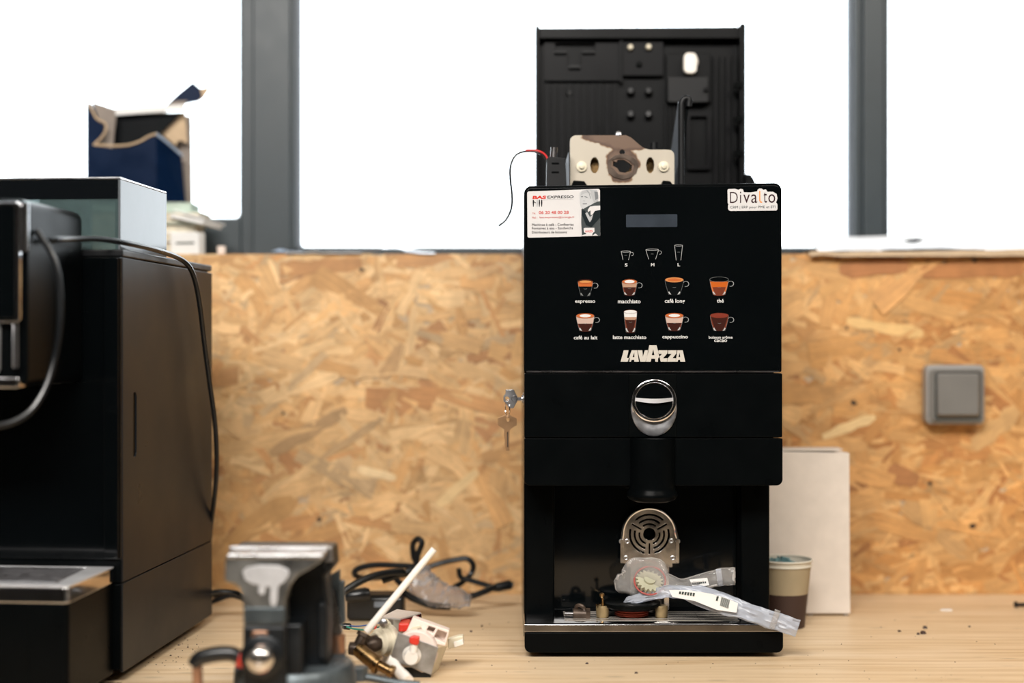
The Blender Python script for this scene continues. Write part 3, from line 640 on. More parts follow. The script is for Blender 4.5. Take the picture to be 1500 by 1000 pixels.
# sticker outline drawn round the lettering
A.poly([(232, 262), (252, 242), (400, 238), (470, 262), (520, 240), (575, 255), (590, 315), (740, 320), (885, 300), (895, 262), (930, 238), (985, 240), (1015, 268), (1075, 258), (1110, 310), (1230, 312), (1310, 360),
        (1330, 450), (1300, 545), (1328, 580), (1330, 690), (1305, 718), (300, 720), (262, 705), (244, 670), (244, 600), (256, 575), (236, 545)], M['s_white'], vfn)
for ch, x0, x1, y0, y1, m in (('D', 286, 458, 305, 548, 's_brown'), ('i', 505, 533, 300, 548, 's_brown'), ('v', 578, 722, 368, 548, 's_brown'), ('a', 752, 885, 364, 550, 's_brown'), ('t', 1022, 1098, 318, 548, 's_brown'), ('o', 1128, 1280, 364, 552, 's_brown')):
    text(A, ch, x0, x1, y0, y1, M[m], vfn, bold=-0.005 if ch == 'D' else 0.0)
A.stroke([(940, 292), (940, 500), (955, 532), (992, 536)], 24, M['s_orange'], vfn)
text(A, 'CRM | ERP pour PME et ETI', 288, 1288, 612, 684, M['s_g3'], vfn)
build('name_sticker', A.mb, A.mats, door, smooth=False, label='white sticker lettered Divalto')

# ---- opened lid and inner works
lid_y = 2.15
Lf = lambda px, py, Y=lid_y: P(px, py, Y)
def pf(Y): return lambda u, v, d: ((u - 750) * Y / F, Y + d, EYE - (v - 500) * Y / F)
lm = MB(); lf = pf(lid_y + 0.012)
lm.prism([(785, 330), (785, 40), (794, 41), (1084, 38.5), (1091, 38), (1093, 330)], 0.012, pf(lid_y + 0.02))
lid = build('lid', lm, M['lid_black'], cmx, bevel=0.002, label='open black lid seen from its ribbed inside')
for x0, x1, y0 in ((784, 790, 37), (1084, 1092.5, 34)):
    build('rim', MB().prism([(x0, 330), (x0, y0 + 3), (x0 + 1, y0), (x1 - 1, y0), (x1, y0 + 3), (x1, 330)], 0.030, pf(lid_y - 0.006)), M['lid_black'], lid, bevel=0.001)
build('top_rim', MB().prism([(790, 41), (1084, 39), (1084, 56), (790, 56)], 0.022, pf(lid_y)), M['lid_black'], lid, bevel=0.001)
build('inner_cover', MB().prism(rrect(797, 910, 58, 118, 3), 0.010, pf(lid_y + 0.012), holes=[[(813, 63), (872, 63), (872, 75), (852, 75), (852, 97), (831, 97), (831, 75), (813, 75)]]), M['lid_grey'], lid, bevel=0.001)
build('clip', MB().prism([(833, 96), (833, 99), (850, 99), (850, 96)], 0.012, pf(lid_y + 0.005)).prism([(812, 75), (812, 77), (830, 77), (830, 75)], 0.012, pf(lid_y + 0.005)).prism([(853, 75), (853, 77), (872, 77), (872, 75)], 0.012, pf(lid_y + 0.005)), M['charcoal'], lid)
build('inner_cover', MB().prism(rrect(912, 972, 54, 111, 3), 0.012, pf(lid_y + 0.010)), M['lid_grey'], lid, bevel=0.001)
build('inner_cover', MB().prism(rrect(976, 1042, 78, 150, 3), 0.012, pf(lid_y + 0.010)), M['lid_black'], lid, bevel=0.0015)
build('inner_box', MB().prism(rrect(978, 1038, 112, 150, 3), 0.010, pf(lid_y + 0.002)), M['charcoal'], lid, bevel=0.0015)
build('inner_box', MB().prism(rrect(1006, 1042, 164, 248, 3), 0.010, pf(lid_y + 0.011), holes=[rrect(1011, 1036, 170, 242, 2)]), M['lid_grey'], lid, bevel=0.001)
for x, y, m, s in ((923, 70.5, 'cream_pl', 1), (949.5, 70, 'cream_pl', 1)):
    build('screw_boss', MB().lathe(P(x, y, lid_y + 0.012), (0, -1, 0), [(0, .0045), (.009, .0042), (.0105, .003)], 16), M[m], lid)
build('screw_boss', MB().lathe(P(936, 95, lid_y + 0.012), (0, -1, 0), [(0, .0050), (.004, .0045), (.005, .003)], 16), M['black_inside'], lid)
for x in (924, 950):
    for y in (137, 171): build('screw_boss', MB().lathe(P(x, y, lid_y + 0.021), (-.1, -1, .2), [(0, .0062), (.012, .0055), (.014, .004)], 16), M['charcoal'], lid)
build('screw_boss', MB().lathe(P(834, 137, lid_y + 0.021), (0, -1, 0), [(0, .005), (.008, .0042), (.009, .003)], 16), M['charcoal'], lid)
build('screw_boss', MB().lathe(P(1034, 131, lid_y + 0.001), (0, -1, 0), [(0, .0038), (.006, .0032)], 16), M['lid_grey'], lid)
build('hinge_knob', MB().lathe(P(1012, 92, lid_y + 0.011), (0, -1, 0.05), [(0, .011), (.006, .011), (.012, .0095)], 20).prism(rrect(1002, 1021, 77, 107, 7), 0.012, pf(lid_y - 0.008)), M['white_pl'], lid, bevel=0.001, label='white plastic roller clip')
build('rib', MB().prism([(908, 40), (912, 40), (912, 120), (908, 120)], 0.016, pf(lid_y + 0.006)), M['lid_black'], lid)
for x in list(range(800, 910, 11)) + list(range(1046, 1084, 9)):
    build('rib', MB().prism([(x, 329), (x, 122 if x < 1000 else 82), (x + 4, 122 if x < 1000 else 82), (x + 4, 329)], 0.008, pf(lid_y + 0.0125)), M['lid_black' if x % 2 else 'lid_grey'], lid)
for x in (974, 980, 986): build('rib', MB().prism([(x, 329), (x, 152), (x + 3, 152), (x + 3, 329)], 0.008, pf(lid_y + 0.0125)), M['lid_black'], lid)
for y in (124, 174, 224): build('notch', MB().prism(rrect(1076, 1088, y - 4, y + 4, 1), 0.010, pf(lid_y - 0.012)), M['black_inside'], lid)
build('hinge', MB().prism([(1092, 330), (1092, 254), (1100, 255), (1105, 261), (1108, 271), (1100, 330)], 0.03, pf(2.12)), M['lid_black'], cmx, bevel=0.002)
build('antenna', MB().cyl(P(934, 40, lid_y + 0.02), P(933.5, 17, lid_y + 0.02), 0.0009, 0.0005, 8), M['satin_steel'], lid)
# brew plate
BPY = 1.92; c0 = P(911, 240, BPY)
M['stain'] = stained_metal(c0.x, c0.y, c0.z)
outline = [(835, 310), (835, 207)] + [(844 - 9 * math.cos(a), 207 - 9 * math.sin(a)) for a in (0.4, 0.8, 1.2)] + [(844, 198), (917, 198), (924, 201), (931, 207), (938, 213), (944, 217), (951, 219), (978, 219)] + [(979 + 9 * math.sin(a), 228 - 9 * math.cos(a)) for a in (0.4, 0.8, 1.2)] + [(988, 228), (988, 310)]
hole = [(898, 236), (903, 238), (905, 234), (914, 234), (920, 238), (926, 242), (925, 250), (917, 253), (908, 252), (904, 246), (898, 243)]
def oct_(cx, cy, rx, ry, n=10, j=0.0): return [(cx + rx * (1 + j * math.sin(3 * i)) * math.cos(2 * PI * i / n), cy + ry * math.sin(2 * PI * i / n)) for i in range(n)]
bp = build('brew_plate', MB().prism(outline, 0.004, pf(BPY), holes=[hole, oct_(871, 242, 6.5, 12), oct_(952.5, 242, 6, 12), oct_(911.5, 223, 4, 4)]), M['stain'], cmx, bevel=0.0008, label='coffee-stained pale metal plate with a burnt central hole')
build('backing', MB().prism([(842, 309), (842, 228), (984, 228), (984, 309)], 0.002, pf(BPY + 0.012), holes=[oct_(911, 243, 13, 11)]), M['brass'], bp)
build('hole_rim', MB().prism([(a * 1.0, b) for a, b in oct_(912, 244, 23, 19, 12, .05)], 0.0010, pf(BPY - 0.0012), holes=[[(898 - 2, 235), (905, 232), (915, 232), (922, 236), (929, 242), (927, 252), (917, 256), (906, 255), (899, 247), (895, 244)]]), M['bronze'], bp, bevel=0.0004)
for x in (852, 972):
    build('screw', MB().lathe(P(x, 244, BPY), (0, -1, 0), [(0, .0072), (.003, .0070), (.0035, .0035), (.0055, .0034), (.006, .0022)], 20), M['cream_pl'], bp)
build('screw', MB().lathe(P(906, 197, BPY + 0.004), (0, -1, 0.3), [(0, .004), (.003, .004), (.004, .002)], 14), M['steel'], bp)
for x0, x1 in ((836, 862), (967, 988)): build('clamp', MB().prism([(x0, 274), (x0 + 4, 264), (x1 - 6, 265), (x1, 274)], 0.006, pf(BPY - 0.008)), M['black_inside'], bp, bevel=0.001)
# plate standing edge on, with hook
def yz(X): return lambda u, v, d: (X + d, u, v)
ep = build('divider_plate', MB().prism([(1.93, 0.56), (1.93, 0.706), (1.945, 0.728), (1.955, 0.722), (2.11, 0.622), (2.12, 0.56)], 0.0022, yz(0.2270)), M['gasket'], cmx, bevel=0.0004)
build('hook', MB().tube([P(998, 270, 1.928), P(998, 168, 1.928), P(999, 150, 1.928), P(1004, 144, 1.928), P(1009, 146, 1.928), P(1009, 156, 1.928)], 0.0044, 12), M['charcoal'], ep)
build('hook_plate', MB().prism([(999, 272), (999, 160), (1004, 152), (1010, 150), (1006, 180), (1003, 272)], 0.004, pf(1.932)), M['black_matte'], ep)
build('peg', MB().cyl(P(958, 316, 1.97), P(958, 209, 1.97), 0.0055), M['charcoal'], cmx)
# microswitch block and its wires
ms = build('microswitch', MB().prism([(800, 308), (801, 232), (804, 229), (828, 231), (831, 308)], 0.02, pf(1.89)), M['charcoal'], cmx, bevel=0.001, label='small dark switch block with a red and black wire')
build('button', MB().cyl(P(811, 232, 1.90), P(812, 216, 1.90), 0.0048), M['satin_steel'], ms)
build('side_rail', MB().prism([(827, 308), (829, 236), (833, 222), (834, 308)], 0.03, pf(1.90)), M['gasket'], ms)
for y in (239, 252): build('slot', MB().prism(rrect(808, 819, y - 1, y + 1.4, .8, 2), 0.001, pf(1.8895)), M['black_inside'], ms)
w1 = [P(803, 240, 1.90), P(796, 228, 1.905), P(784, 222.5, 1.91), P(768, 222, 1.91), P(755, 228, 1.905), P(748, 243, 1.90), P(747.5, 262, 1.90), P(750, 285, 1.905), P(749, 305, 1.91), P(741, 322, 1.91), P(730, 331, 1.91)]
build('wire', MB().tube(w1, 0.0016, 8), M['rubber'], ms)
build('wire', MB().tube([p + Vector((0.0016, -0.001, 0.0018)) for p in w1[:4]], 0.0014, 8), M['red_wire'], ms, label='red wire')

# ---- lock with two keys
kl = Thing('key', 'small silver key stuck in the lock on the machine side', 'key', P(752, 584, 1.89))
lockp = build('lock', MB().lathe(P(764, 584, 1.89) + Vector((0.0065, 0, 0)), (-1, 0, 0), [(0, .0085), (.004, .0085), (.005, .0075), (.005, .005), (.0065, .005)], 24), M['steel'], cmx, label='round silver lock on the left side')
kf = lambda Y: pf(Y)
def kk(u, v): return (720 + u / 9.09, 560 + v / 9.09)
hd = [kk(*p) for p in ((190, 95), (295, 95), (345, 190), (345, 245), (290, 345), (235, 345), (200, 290), (160, 250), (160, 180), (185, 150))]
hol = [kk(*p) for p in ((180, 195), (215, 185), (240, 215), (232, 245), (195, 245))]
build('bow', MB().prism(hd, 0.0020, pf(1.889), holes=[hol]), M['steel'], kl, bevel=0.0004)
build('emblem', MB().torus(P(720 + 305 / 9.09, 560 + 215 / 9.09, 1.8888), (0, 1, 0), 0.0036, 0.0004, 20, 6), M['chrome'], kl)
build('blade', MB().box(*[P(757.5, 0, 1.89).x, P(764, 0, 1.89).x], 1.889, 1.8908, P(0, 586.5, 1.89).z, P(0, 581.5, 1.89).z), M['steel'], kl)
ri = tag(build('key_ring', MB().torus(P(743.4, 598, 1.8905), (1, 0.25, 0), 0.0118, 0.0006, 30, 8), M['chrome']), 'thin silver wire ring joining the two keys', 'key ring')
k2 = Thing('key', 'brownish key hanging from the ring below the lock', 'key', P(743, 630, 1.895))
hd = [kk(*p) for p in ((85, 470), (130, 455), (180, 430), (240, 432), (265, 450), (300, 460), (335, 478), (335, 570), (290, 590), (250, 625), (240, 640), (235, 910), (195, 912), (190, 860), (175, 820), (180, 780), (165, 700), (170, 625), (130, 600), (85, 565))]
hol = [kk(*p) for p in ((190, 480), (215, 462), (238, 485), (235, 515), (205, 518))]
build('bow', MB().prism(hd, 0.0020, pf(1.894), holes=[hol]), M['keys'], k2, bevel=0.0004)
build('groove', MB().prism([kk(*p) for p in ((205, 660), (222, 650), (222, 860), (208, 860))], 0.0003, pf(1.8937)), M['bronze'], k2)

# ------------------------------------------------------------------ loose things on the drip tray
# chrome grille piece standing upright
GY = 1.872
def g5(u, v): return (900 + u / 8, 735 + v / 8)
gp = Thing('filter_plate', 'arched chrome plate with ring-shaped slots, upright on the drip tray', 'machine part', P(952, 897, GY))
oc = (410, 375)
ol = [(75, 720), (75, 430)] + [(oc[0] + 325 * math.cos(a) * -1, oc[1] + 0 - 315 * math.sin(a)) for a in [PI * i / 28 for i in range(1, 28)]] + [(755, 430), (755, 720), (680, 720), (680, 765), (640, 765), (640, 1265), (190, 1265), (190, 765), (150, 765), (150, 720)]
slots = []
def arcslot(r0, r1, a0, a1, n=14):
    o = [(oc[0] + r1 * math.cos(math.radians(a0 + (a1 - a0) * i / n)), oc[1] - r1 * math.sin(math.radians(a0 + (a1 - a0) * i / n))) for i in range(n + 1)]
    i_ = [(oc[0] + r0 * math.cos(math.radians(a1 + (a0 - a1) * i / n)), oc[1] - r0 * math.sin(math.radians(a1 + (a0 - a1) * i / n))) for i in range(n + 1)]
    return o + i_
for r, w2, sp_ in ((118, 11, 46), (173, 12, 46), (228, 12, 47)):
    for c in (90, 210, 330): slots.append(arcslot(r - w2, r + w2, c - sp_ + (7 if r < 120 else 2), c + sp_ - (7 if r < 120 else 2)))
slots.append([(oc[0] + 74 * math.cos(2 * PI * i / 28), oc[1] + 74 * math.sin(2 * PI * i / 28)) for i in range(28)])
for a in (30, 150, 270):
    ca, sa = math.cos(math.radians(a)), -math.sin(math.radians(a)); slots.append([(oc[0] + r * ca + t * sa, oc[1] + r * sa - t * ca) for r, t in ((108, -10), (238, -10), (238, 10), (108, 10))])
slots_px = [[g5(*p) for p in s] for s in slots]
build('grille', MB().prism([g5(*p) for p in ol], 0.003, pf(GY), holes=slots_px), M['chrome_worn'], gp, bevel=0.0003)
rim = [P(*g5(oc[0] - 308 * math.cos(PI * i / 28), oc[1] - 300 * math.sin(PI * i / 28)), GY - 0.002) for i in range(29)]
build('rim', MB().tube([P(*g5(92, 430), GY - .002)] + rim + [P(*g5(735, 430), GY - .002)], 0.0016, 8, smooth=0), M['chrome'], gp)
for x in (85, 735):
    build('side_rail', MB().prism([g5(x - 15, 432), g5(x + 25, 432), g5(x + 25, 715), g5(x - 15, 715)], 0.006, pf(GY - 0.005)), M['chrome_worn'], gp, bevel=0.0006)
for x, y in ((135, 655), (683, 655), (150, 460), (665, 455), (82, 460), (742, 460)):
    p = P(*g5(x, y), GY - 0.001); build('screw', MB().torus(p, (0, 1, 0), 0.0023, 0.0009, 18, 8), M['steel'], gp)
build('collar', MB().lathe(P(952, 893, GY - 0.002), (0, 0, 1), [(0.0, .019), (.030, .019), (.036, .0185)], 32), M['satin_steel'], gp)
# heater ring holder
hy = 1.842
hr = Thing('heating_ring', 'flat black ring with brass ears over a red coil, lying on the tray', 'machine part', P(925, 903, hy))
def hp(u, v, Y=hy): return P(820 + u / 8.333, 850 + v / 8.333, Y)
cc = hp(880, 350)
cc = Vector((cc.x, hy + 0.004, 0.0455))
build('coil', MB().lathe(cc, (0, 0, 1), [(0, .020), (.0015, .0225), (.003, .021), (.0045, .0225), (.006, .0205), (.0075, .0215), (.009, .018)], 36), M['copperwire'], hr, label='dark red wound coil')
build('ring', MB().lathe(cc + Vector((0, 0, .009)), (0, 0, 1), [(0, .030), (.004, .037), (.008, .037), (.0095, .034)], 40), M['black_inside'], hr, bevel=0.0005)
for x0, x1, m in ((445, 590, 'brass'), (1165, 1305, 'brass')):
    a, b_ = hp(x0, 290), hp(x1, 440); ec = (a + b_) / 2; build('ear', MB().lathe((ec.x, hy - 0.006, b_.z), (0, 0, 1), [(0, .0068), (.002, .0080), (a.z - b_.z - .003, .0084), (a.z - b_.z, .0076)], 24), M['ear'], hr, bevel=0.0006)
    build('ear_arm', MB().box(min(ec.x, cc.x + (-.03 if ec.x < cc.x else .03)), max(ec.x, cc.x + (-.03 if ec.x < cc.x else .03)), hy - .012, hy, a.z - .004, a.z), M['bronze'], hr, bevel=0.001)
build('rim', MB().tube([hp(450, 300, hy - .016), hp(520, 275, hy + .01), hp(700, 268, hy + .02)], 0.0012, 8), M['brass'], hr)
build('peg', MB().cyl(hp(525, 310, hy - 0.01), hp(522, 190, hy - 0.01), 0.0019, 0.0015, 12).lathe(hp(515, 210, hy - .01), (0, 0, 1), [(0, .0018), (.0025, .0034), (.005, .0034), (.0065, .0015)], 14), M['brass'], hr)
for x in (495, 1240): build('foot', MB().cyl(hp(x, 449, hy - .008), hp(x, 435, hy - .008), 0.0038), M['bronze'], hr)
# small elbow fitting
ef = Thing('elbow_fitting', 'small dark metal pipe elbow at the left of the drip tray', 'pipe fitting', P(848, 906, 1.835))
build('body', MB().cyl(hp(160, 410, 1.832), hp(330, 415, 1.832), 0.0076), M['bronze'], ef, bevel=0.0005)
build('nut', MB().cyl(hp(318, 415, 1.832), hp(368, 416, 1.832), 0.0086, seg=6), M['bronze'], ef)
build('thread', MB().cyl(hp(62, 405, 1.832), hp(165, 408, 1.832), 0.0036), M['satin_steel'], ef)
build('ring', MB().torus(hp(250, 345, 1.83), (0.5, 1, 0.6), 0.0056, 0.0026, 24, 8), M['bronze'], ef)

# plastic bags
def bag_mesh(path, wrinkle=0.0016, m=12, n=44, puff=0.004, seed=0.0):
    """path: (px, py, Y, half width in px, roll deg); two thin sheets welded along their edges"""
    mb = MB(); pts = [P(a, b, c) for a, b, c, d, e in path]; k = len(path)
    def at(t):
        x = t * (k - 1); i = min(int(x), k - 2); f = x - i; f = f * f * (3 - 2 * f)
        w_ = [path[i][j] * (1 - f) + path[i + 1][j] * f for j in range(5)]; x0 = x - i
        c = [path[i][j] * (1 - x0) + path[i + 1][j] * x0 for j in range(3)]; return P(*c), w_[3], w_[4]
    rows = []
    for i in range(n + 1):
        t = i / n; c, hw, ro = at(t); d = (at(min(1, t + .02))[0] - at(max(0, t - .02))[0]).normalized()
        nrm = Vector((0, -1, 0)); side = d.cross(nrm).normalized(); ro = math.radians(ro)
        side = (side * math.cos(ro) + nrm * math.sin(ro)); out = d.cross(side).normalized()
        hw = hw * c.y / F; ring = []
        for j in range(2 * m):
            q = 2 * PI * j / (2 * m); s_ = math.cos(q); b_ = math.sin(q) * puff * (1 if 0.02 < t < 0.98 else 0.25)
            p = c + side * s_ * hw + out * b_
            nn = noise.noise(Vector((t * 14 + seed, s_ * 3.0, seed + (3 if b_ > 0 else 7)))) + 0.5 * noise.noise(Vector((t * 34 + seed, s_ * 9, seed)))
            p += out * nn * wrinkle * 2 + side * noise.noise(Vector((t * 20, s_, seed))) * wrinkle
            p.z = max(p.z, -0.5); ring.append(p)
        rows.append(ring)
    mb.rings(rows); return mb
ba = Thing('plastic_bag', 'clear zip bag holding a white cogwheel and red ring, propped on the tray', 'bag', P(950, 885, 1.84))
build('film', bag_mesh([(902, 846, 1.85, 7, 0), (912, 852, 1.845, 18, 0), (932, 848, 1.84, 31, 5), (957, 847, 1.835, 31, 5), (975, 856, 1.83, 17, 10), (1000, 856, 1.83, 9, 20), (1035, 850, 1.83, 12, 10), (1060, 844, 1.83, 13, 5), (1077, 844, 1.83, 13, 0)], seed=1.3, puff=0.006, wrinkle=0.0010), M['bag'], ba)
build('seal', bag_mesh([(1050, 846, 1.828, 12.5, 5), (1058, 845, 1.828, 12.5, 5)], n=6, puff=0.001, wrinkle=0.0003), M['bag2'], ba)
build('label', MB().prism([(1010, 848.5), (1036, 846), (1039, 857), (1015, 860)], 0.0003, pf(1.8235)), M['paper'], ba, label='white paper label in the bag')
A = Art()
for i in range(7): A.poly([(1014 + i * 3, 853.2 - i * .3), (1016 + i * 3, 853 - i * .3), (1016.2 + i * 3, 855.5 - i * .3), (1014.2 + i * 3, 855.7 - i * .3)], M['ink'], pf(1.8232))
build('print', A.mb, A.mats, ba, smooth=False)
rg = tag(build('seal_ring', MB().torus(P(952, 850, 1.832), (0.1, 1, -0.75), 0.0200, 0.0012, 40, 8), M['seal']), 'thin red seal ring inside the upper clear bag', 'seal ring')
cg = Thing('cogwheel', 'small white toothed plastic wheel inside the upper clear bag', 'cogwheel', P(952, 855, 1.838))
q = MB(); rs_ = []
for zz, rr in ((-.003, .0150), (.003, .0150)):
    ring = []
    for i in range(72): ring.append(rr + (0.0032 if (i // 2) % 2 else 0))
    rs_.append((zz, ring))
cen = P(951, 852, 1.834); rot = Vector((0, 0, 1)).rotation_difference(Vector((0.12, -0.62, 0.78)).normalized()).to_matrix()
q.rings([[cen + rot @ Vector((ring[i] * math.cos(2 * PI * i / 72), ring[i] * math.sin(2 * PI * i / 72), zz)) for i in range(72)] for zz, ring in rs_])
build('wheel', q, M['gear'], cg, smooth=False); build('hub', MB().lathe(cen, (0.12, -0.62, 0.78), [(-.004, .008), (.006, .0075), (.0065, .004)], 24), M['gear'], cg)
bb_ = Thing('plastic_bag', 'long clear zip bag with printed label drooping over the tray edge', 'bag', P(1040, 890, 1.83))
build('film', bag_mesh([(912, 884, 1.835, 2, 20), (925, 879, 1.83, 7, 20), (950, 872, 1.825, 8, 25), (975, 866, 1.82, 9, 25), (1000, 867, 1.815, 10, 20), (1030, 874, 1.81, 16, 20), (1060, 884, 1.80, 16, 15), (1090, 894, 1.792, 13, 10), (1120, 905, 1.786, 13, 5), (1145, 912, 1.782, 13, 5), (1169, 920, 1.778, 13, 0)], seed=5.1, puff=0.003), M['bag2'], bb_)
build('seal', bag_mesh([(1131, 905, 1.780, 14, 5), (1139, 908, 1.779, 14, 5)], n=6, puff=0.001, wrinkle=0.0003), M['bag'], bb_)
def lab(pts, m, Ya=1.80, Yb=1.785, lift=0.0):
    x0 = min(p[0] for p in pts); x1 = max(p[0] for p in pts); mb = MB()
    vs = []
    for (u, v) in pts: Y = Ya + (Yb - Ya) * (u - 980) / 100 - lift; vs.append(P(u, v, Y))
    mb.add(vs + [v + Vector((0, .0002, 0)) for v in vs], [tuple(range(len(vs))), tuple(range(2 * len(vs) - 1, len(vs) - 1, -1))] + [(i, (i + 1) % len(vs), (i + 1) % len(vs) + len(vs), i + len(vs)) for i in range(len(vs))]); return mb
build('label', lab([(980, 864), (1008, 864), (1040, 869), (1062, 875), (1081, 883), (1079, 897), (1050, 893), (1018, 880), (985, 874)], M['paper'], 1.806, 1.786), M['paper'], bb_, label='white printed label')
pr = MB()
for i in range(9):
    x = 1057 + i * 1.4; y = 880 + i * 0.5; s = lab([(x, y - 6), (x + .8, y - 5.8), (x - 1.5, y + 7), (x - 2.3, y + 6.8)], None, 1.806, 1.786, 0.0006); pr.add(s.v, s.f)
s = lab([(1050, 873), (1053, 873.5), (1051, 880), (1048.5, 879.5)], None, 1.806, 1.786, 0.0006); pr.add(s.v, s.f)
for i in range(6): s = lab([(995 + i * 4, 866 + i * .4), (998 + i * 4, 866.2 + i * .4), (997 + i * 4, 870 + i * .6), (994.5 + i * 4, 869.6 + i * .6)], None, 1.806, 1.786, 0.0006); pr.add(s.v, s.f)
build('print', pr, M['ink'], bb_, smooth=False)

# ------------------------------------------------------------------ left coffee machine (own axes: x right, y back)
RZ = -math.atan2(0.083, 0.996); LX, LY = -0.458, 1.666
lmn = Thing('coffee_machine', 'large black bean-to-cup coffee machine with glass hopper at left edge', 'coffee machine', (LX, LY, 0), RZ, local=True)
def to_l(p): p = Vector(p) - Vector((LX, LY, 0)); c, s = math.cos(-RZ), math.sin(-RZ); return Vector((p.x * c - p.y * s, p.x * s + p.y * c, p.z))
H = 0.508
build('body', MB().box(-0.30, -0.002, 0.002, 0.352, 0.016, H - 0.004), M['black_inside'], lmn, bevel=0.002)
sd = build('side_panel', MB().prism(rrect(0.0, 0.357, 0.012, 0.1165, 0.003, 2), -0.004, lambda u, v, d: (0.002 + d, u, v)), M['satin_side'], lmn, bevel=0.0008)
sd2 = build('side_panel', MB().prism([(0.0, 0.1180), (0.357, 0.1180), (0.357, 0.497), (0.0, 0.4985)], -0.004, lambda u, v, d: (0.002 + d, u, v), holes=[rrect(0.035, 0.047, 0.262, 0.339, 0.0058, 5)]), M['satin_side'], lmn, bevel=0.0008)
build('grip_recess', MB().prism(rrect(0.0355, 0.0465, 0.2625, 0.3385, 0.0053, 5), -0.0015, lambda u, v, d: (0.0004 + d, u, v)), M['black_inside'], lmn)
build('top_cover', MB().box(-0.30, 0.002, 0.0, 0.357, 0.4992, H), M['charcoal'], lmn, bevel=0.002)
build('front_panel', MB().box(-0.30, 0.001, -0.004, 0.0015, 0.145, 0.4988), M['black_gloss'], lmn, bevel=0.0012)
build('front_panel', MB().box(-0.30, 0.001, -0.004, 0.0015, 0.0, 0.0).box(-0.30, 0.001, -0.0035, 0.0015, 0.016, 0.1165), M['black_matte'], lmn, bevel=0.0012)
build('front_panel', MB().box(-0.30, 0.001, -0.0025, 0.0015, 0.118, 0.144), M['black_matte'], lmn)
build('front_edge', MB().box(-0.018, -0.0005, -0.0085, -0.0045, 0.146, 0.4985), M['black_gloss'], lmn, bevel=0.0015)
build('service_strip', MB().box(-0.30, -0.07, -0.007, -0.0045, 0.35, 0.365), M['charcoal'], lmn, bevel=0.001)
# drip tray drawer
base_pts = [(-0.30, -0.0045), (-0.006, -0.0045), (-0.0075, -0.135), (-0.012, -0.139), (-0.30, -0.139)]
def inset(p, k): return [(x + (k if x < -0.2 else -k), y + (k if y < -0.1 else 0)) for x, y in p]
build('drip_tray', MB().prism(base_pts, 0.0175, lambda u, v, d: (u, v, 0.118 + d)), M['chrome'], lmn, bevel=0.0015)
build('tray_frame', MB().prism([(-0.30, -0.0055), (-0.0065, -0.0055), (-0.008, -0.134), (-0.0125, -0.138), (-0.30, -0.138)], 0.0016, lambda u, v, d: (u, v, 0.1356 + d), holes=[[(-0.299, -0.014), (-0.036, -0.014), (-0.029, -0.118), (-0.299, -0.118)]]), M['tray_satin'], lmn, bevel=0.0007)
tr = build('tray_base', MB().prism(inset(base_pts, 0.0015), 0.106, lambda u, v, d: (u, v, 0.0115 + d)), M['black_matte'], lmn, bevel=0.002)
build('seam', MB().box(-0.0522, -0.0517, -0.1380, -0.1370, 0.013, 0.116), M['black_inside'], tr)
build('tray_insert', MB().prism([(-0.30, -0.016), (-0.037, -0.016), (-0.026, -0.120), (-0.30, -0.120)], 0.001, lambda u, v, d: (u, v, 0.1355 + d)), M['satin_steel'], lmn, bevel=0.0004)
for i in range(11):
    y = -0.116 + i * 0.0092; build('slat', MB().box(-0.298, -0.032 - i * 0.0006, y, y + 0.003, 0.1366, 0.1380), M['steel'], lmn)
for x in (-0.27, -0.04):
    for y in (0.03, 0.32): build('foot', MB().cyl((x, y, 0), (x, y, 0.0165), 0.016), M['rubber'], lmn)
# hopper
hx0, hx1, hy0, hy1, hz0, hz1 = -0.295, -0.0135, 0.035, 0.205, H + 0.0005, 0.597
hop = build('hopper_lid', MB().box(hx0, hx1, hy0, hy1, hz1 - 0.0025, hz1), M['steel'], lmn, bevel=0.0008)
build('hopper_band', MB().box(hx0, hx1 - 0.003, hy0 + 0.0005, hy0 + 0.004, hz1 - 0.026, hz1 - 0.003), M['smoke_dark'], lmn)
build('hopper_front', MB().box(hx0, hx1 - 0.003, hy0 + 0.001, hy0 + 0.0035, hz0, hz1 - 0.026), M['smoke'], lmn)
build('hopper_side', MB().box(hx1 - 0.003, hx1, hy0, hy1, hz0, hz1 - 0.003), M['hop_side'], lmn, bevel=0.0004)
build('hopper_back', MB().box(hx0, hx1 - 0.003, hy1 - 0.003, hy1 - 0.0005, hz0, hz1 - 0.003), M['smoke'], lmn)
build('hopper_post', MB().box(hx1 - 0.008, hx1 - 0.0032, hy0 + 0.004, hy0 + 0.010, hz0, hz1 - 0.003), M['charcoal'], lmn)
build('hopper_divider', MB().box(-0.115, -0.112, hy0 + 0.004, hy1 - 0.004, hz0, hz1 - 0.004), M['smoke'], lmn)
# dispensing head in front
hdx = -0.0435
hh = build('dispensing_head', MB().prism(rrect(-0.30, hdx, 0.3525, 0.5515, [0.010, 0.012, 0.002, 0.002]), -0.150, lambda u, v, d: (u, -0.009 + d, v)), M['black_matte'], lmn, bevel=0.004, seg=3)
build('screen_frame', MB().prism(rrect(-0.30, hdx - 0.004, 0.420, 0.5475, 0.004, 4), 0.010, lambda u, v, d: (u, -0.170 + d, v)), M['chrome'], hh, bevel=0.001)
build('screen', MB().prism(rrect(-0.298, hdx - 0.010, 0.425, 0.544, 0.003, 4), 0.001, lambda u, v, d: (u, -0.1712 + d, v)), M['black_gloss'], hh)
build('corner_reflection', MB().tube([(hdx - .0015, -0.163, 0.552 - .006), (hdx - .0015, -0.163, 0.495)], 0.0045, 12), M['chrome'], hh)  # chrome bar put in for a white reflection on the head's corner
for x in (-0.093, -0.135): build('spout', MB().lathe((x, -0.166, 0.365), (0, 0, 1), [(0, .018), (.006, .021), (.05, .0215), (.054, .019)], 28), M['tray_satin'], hh)
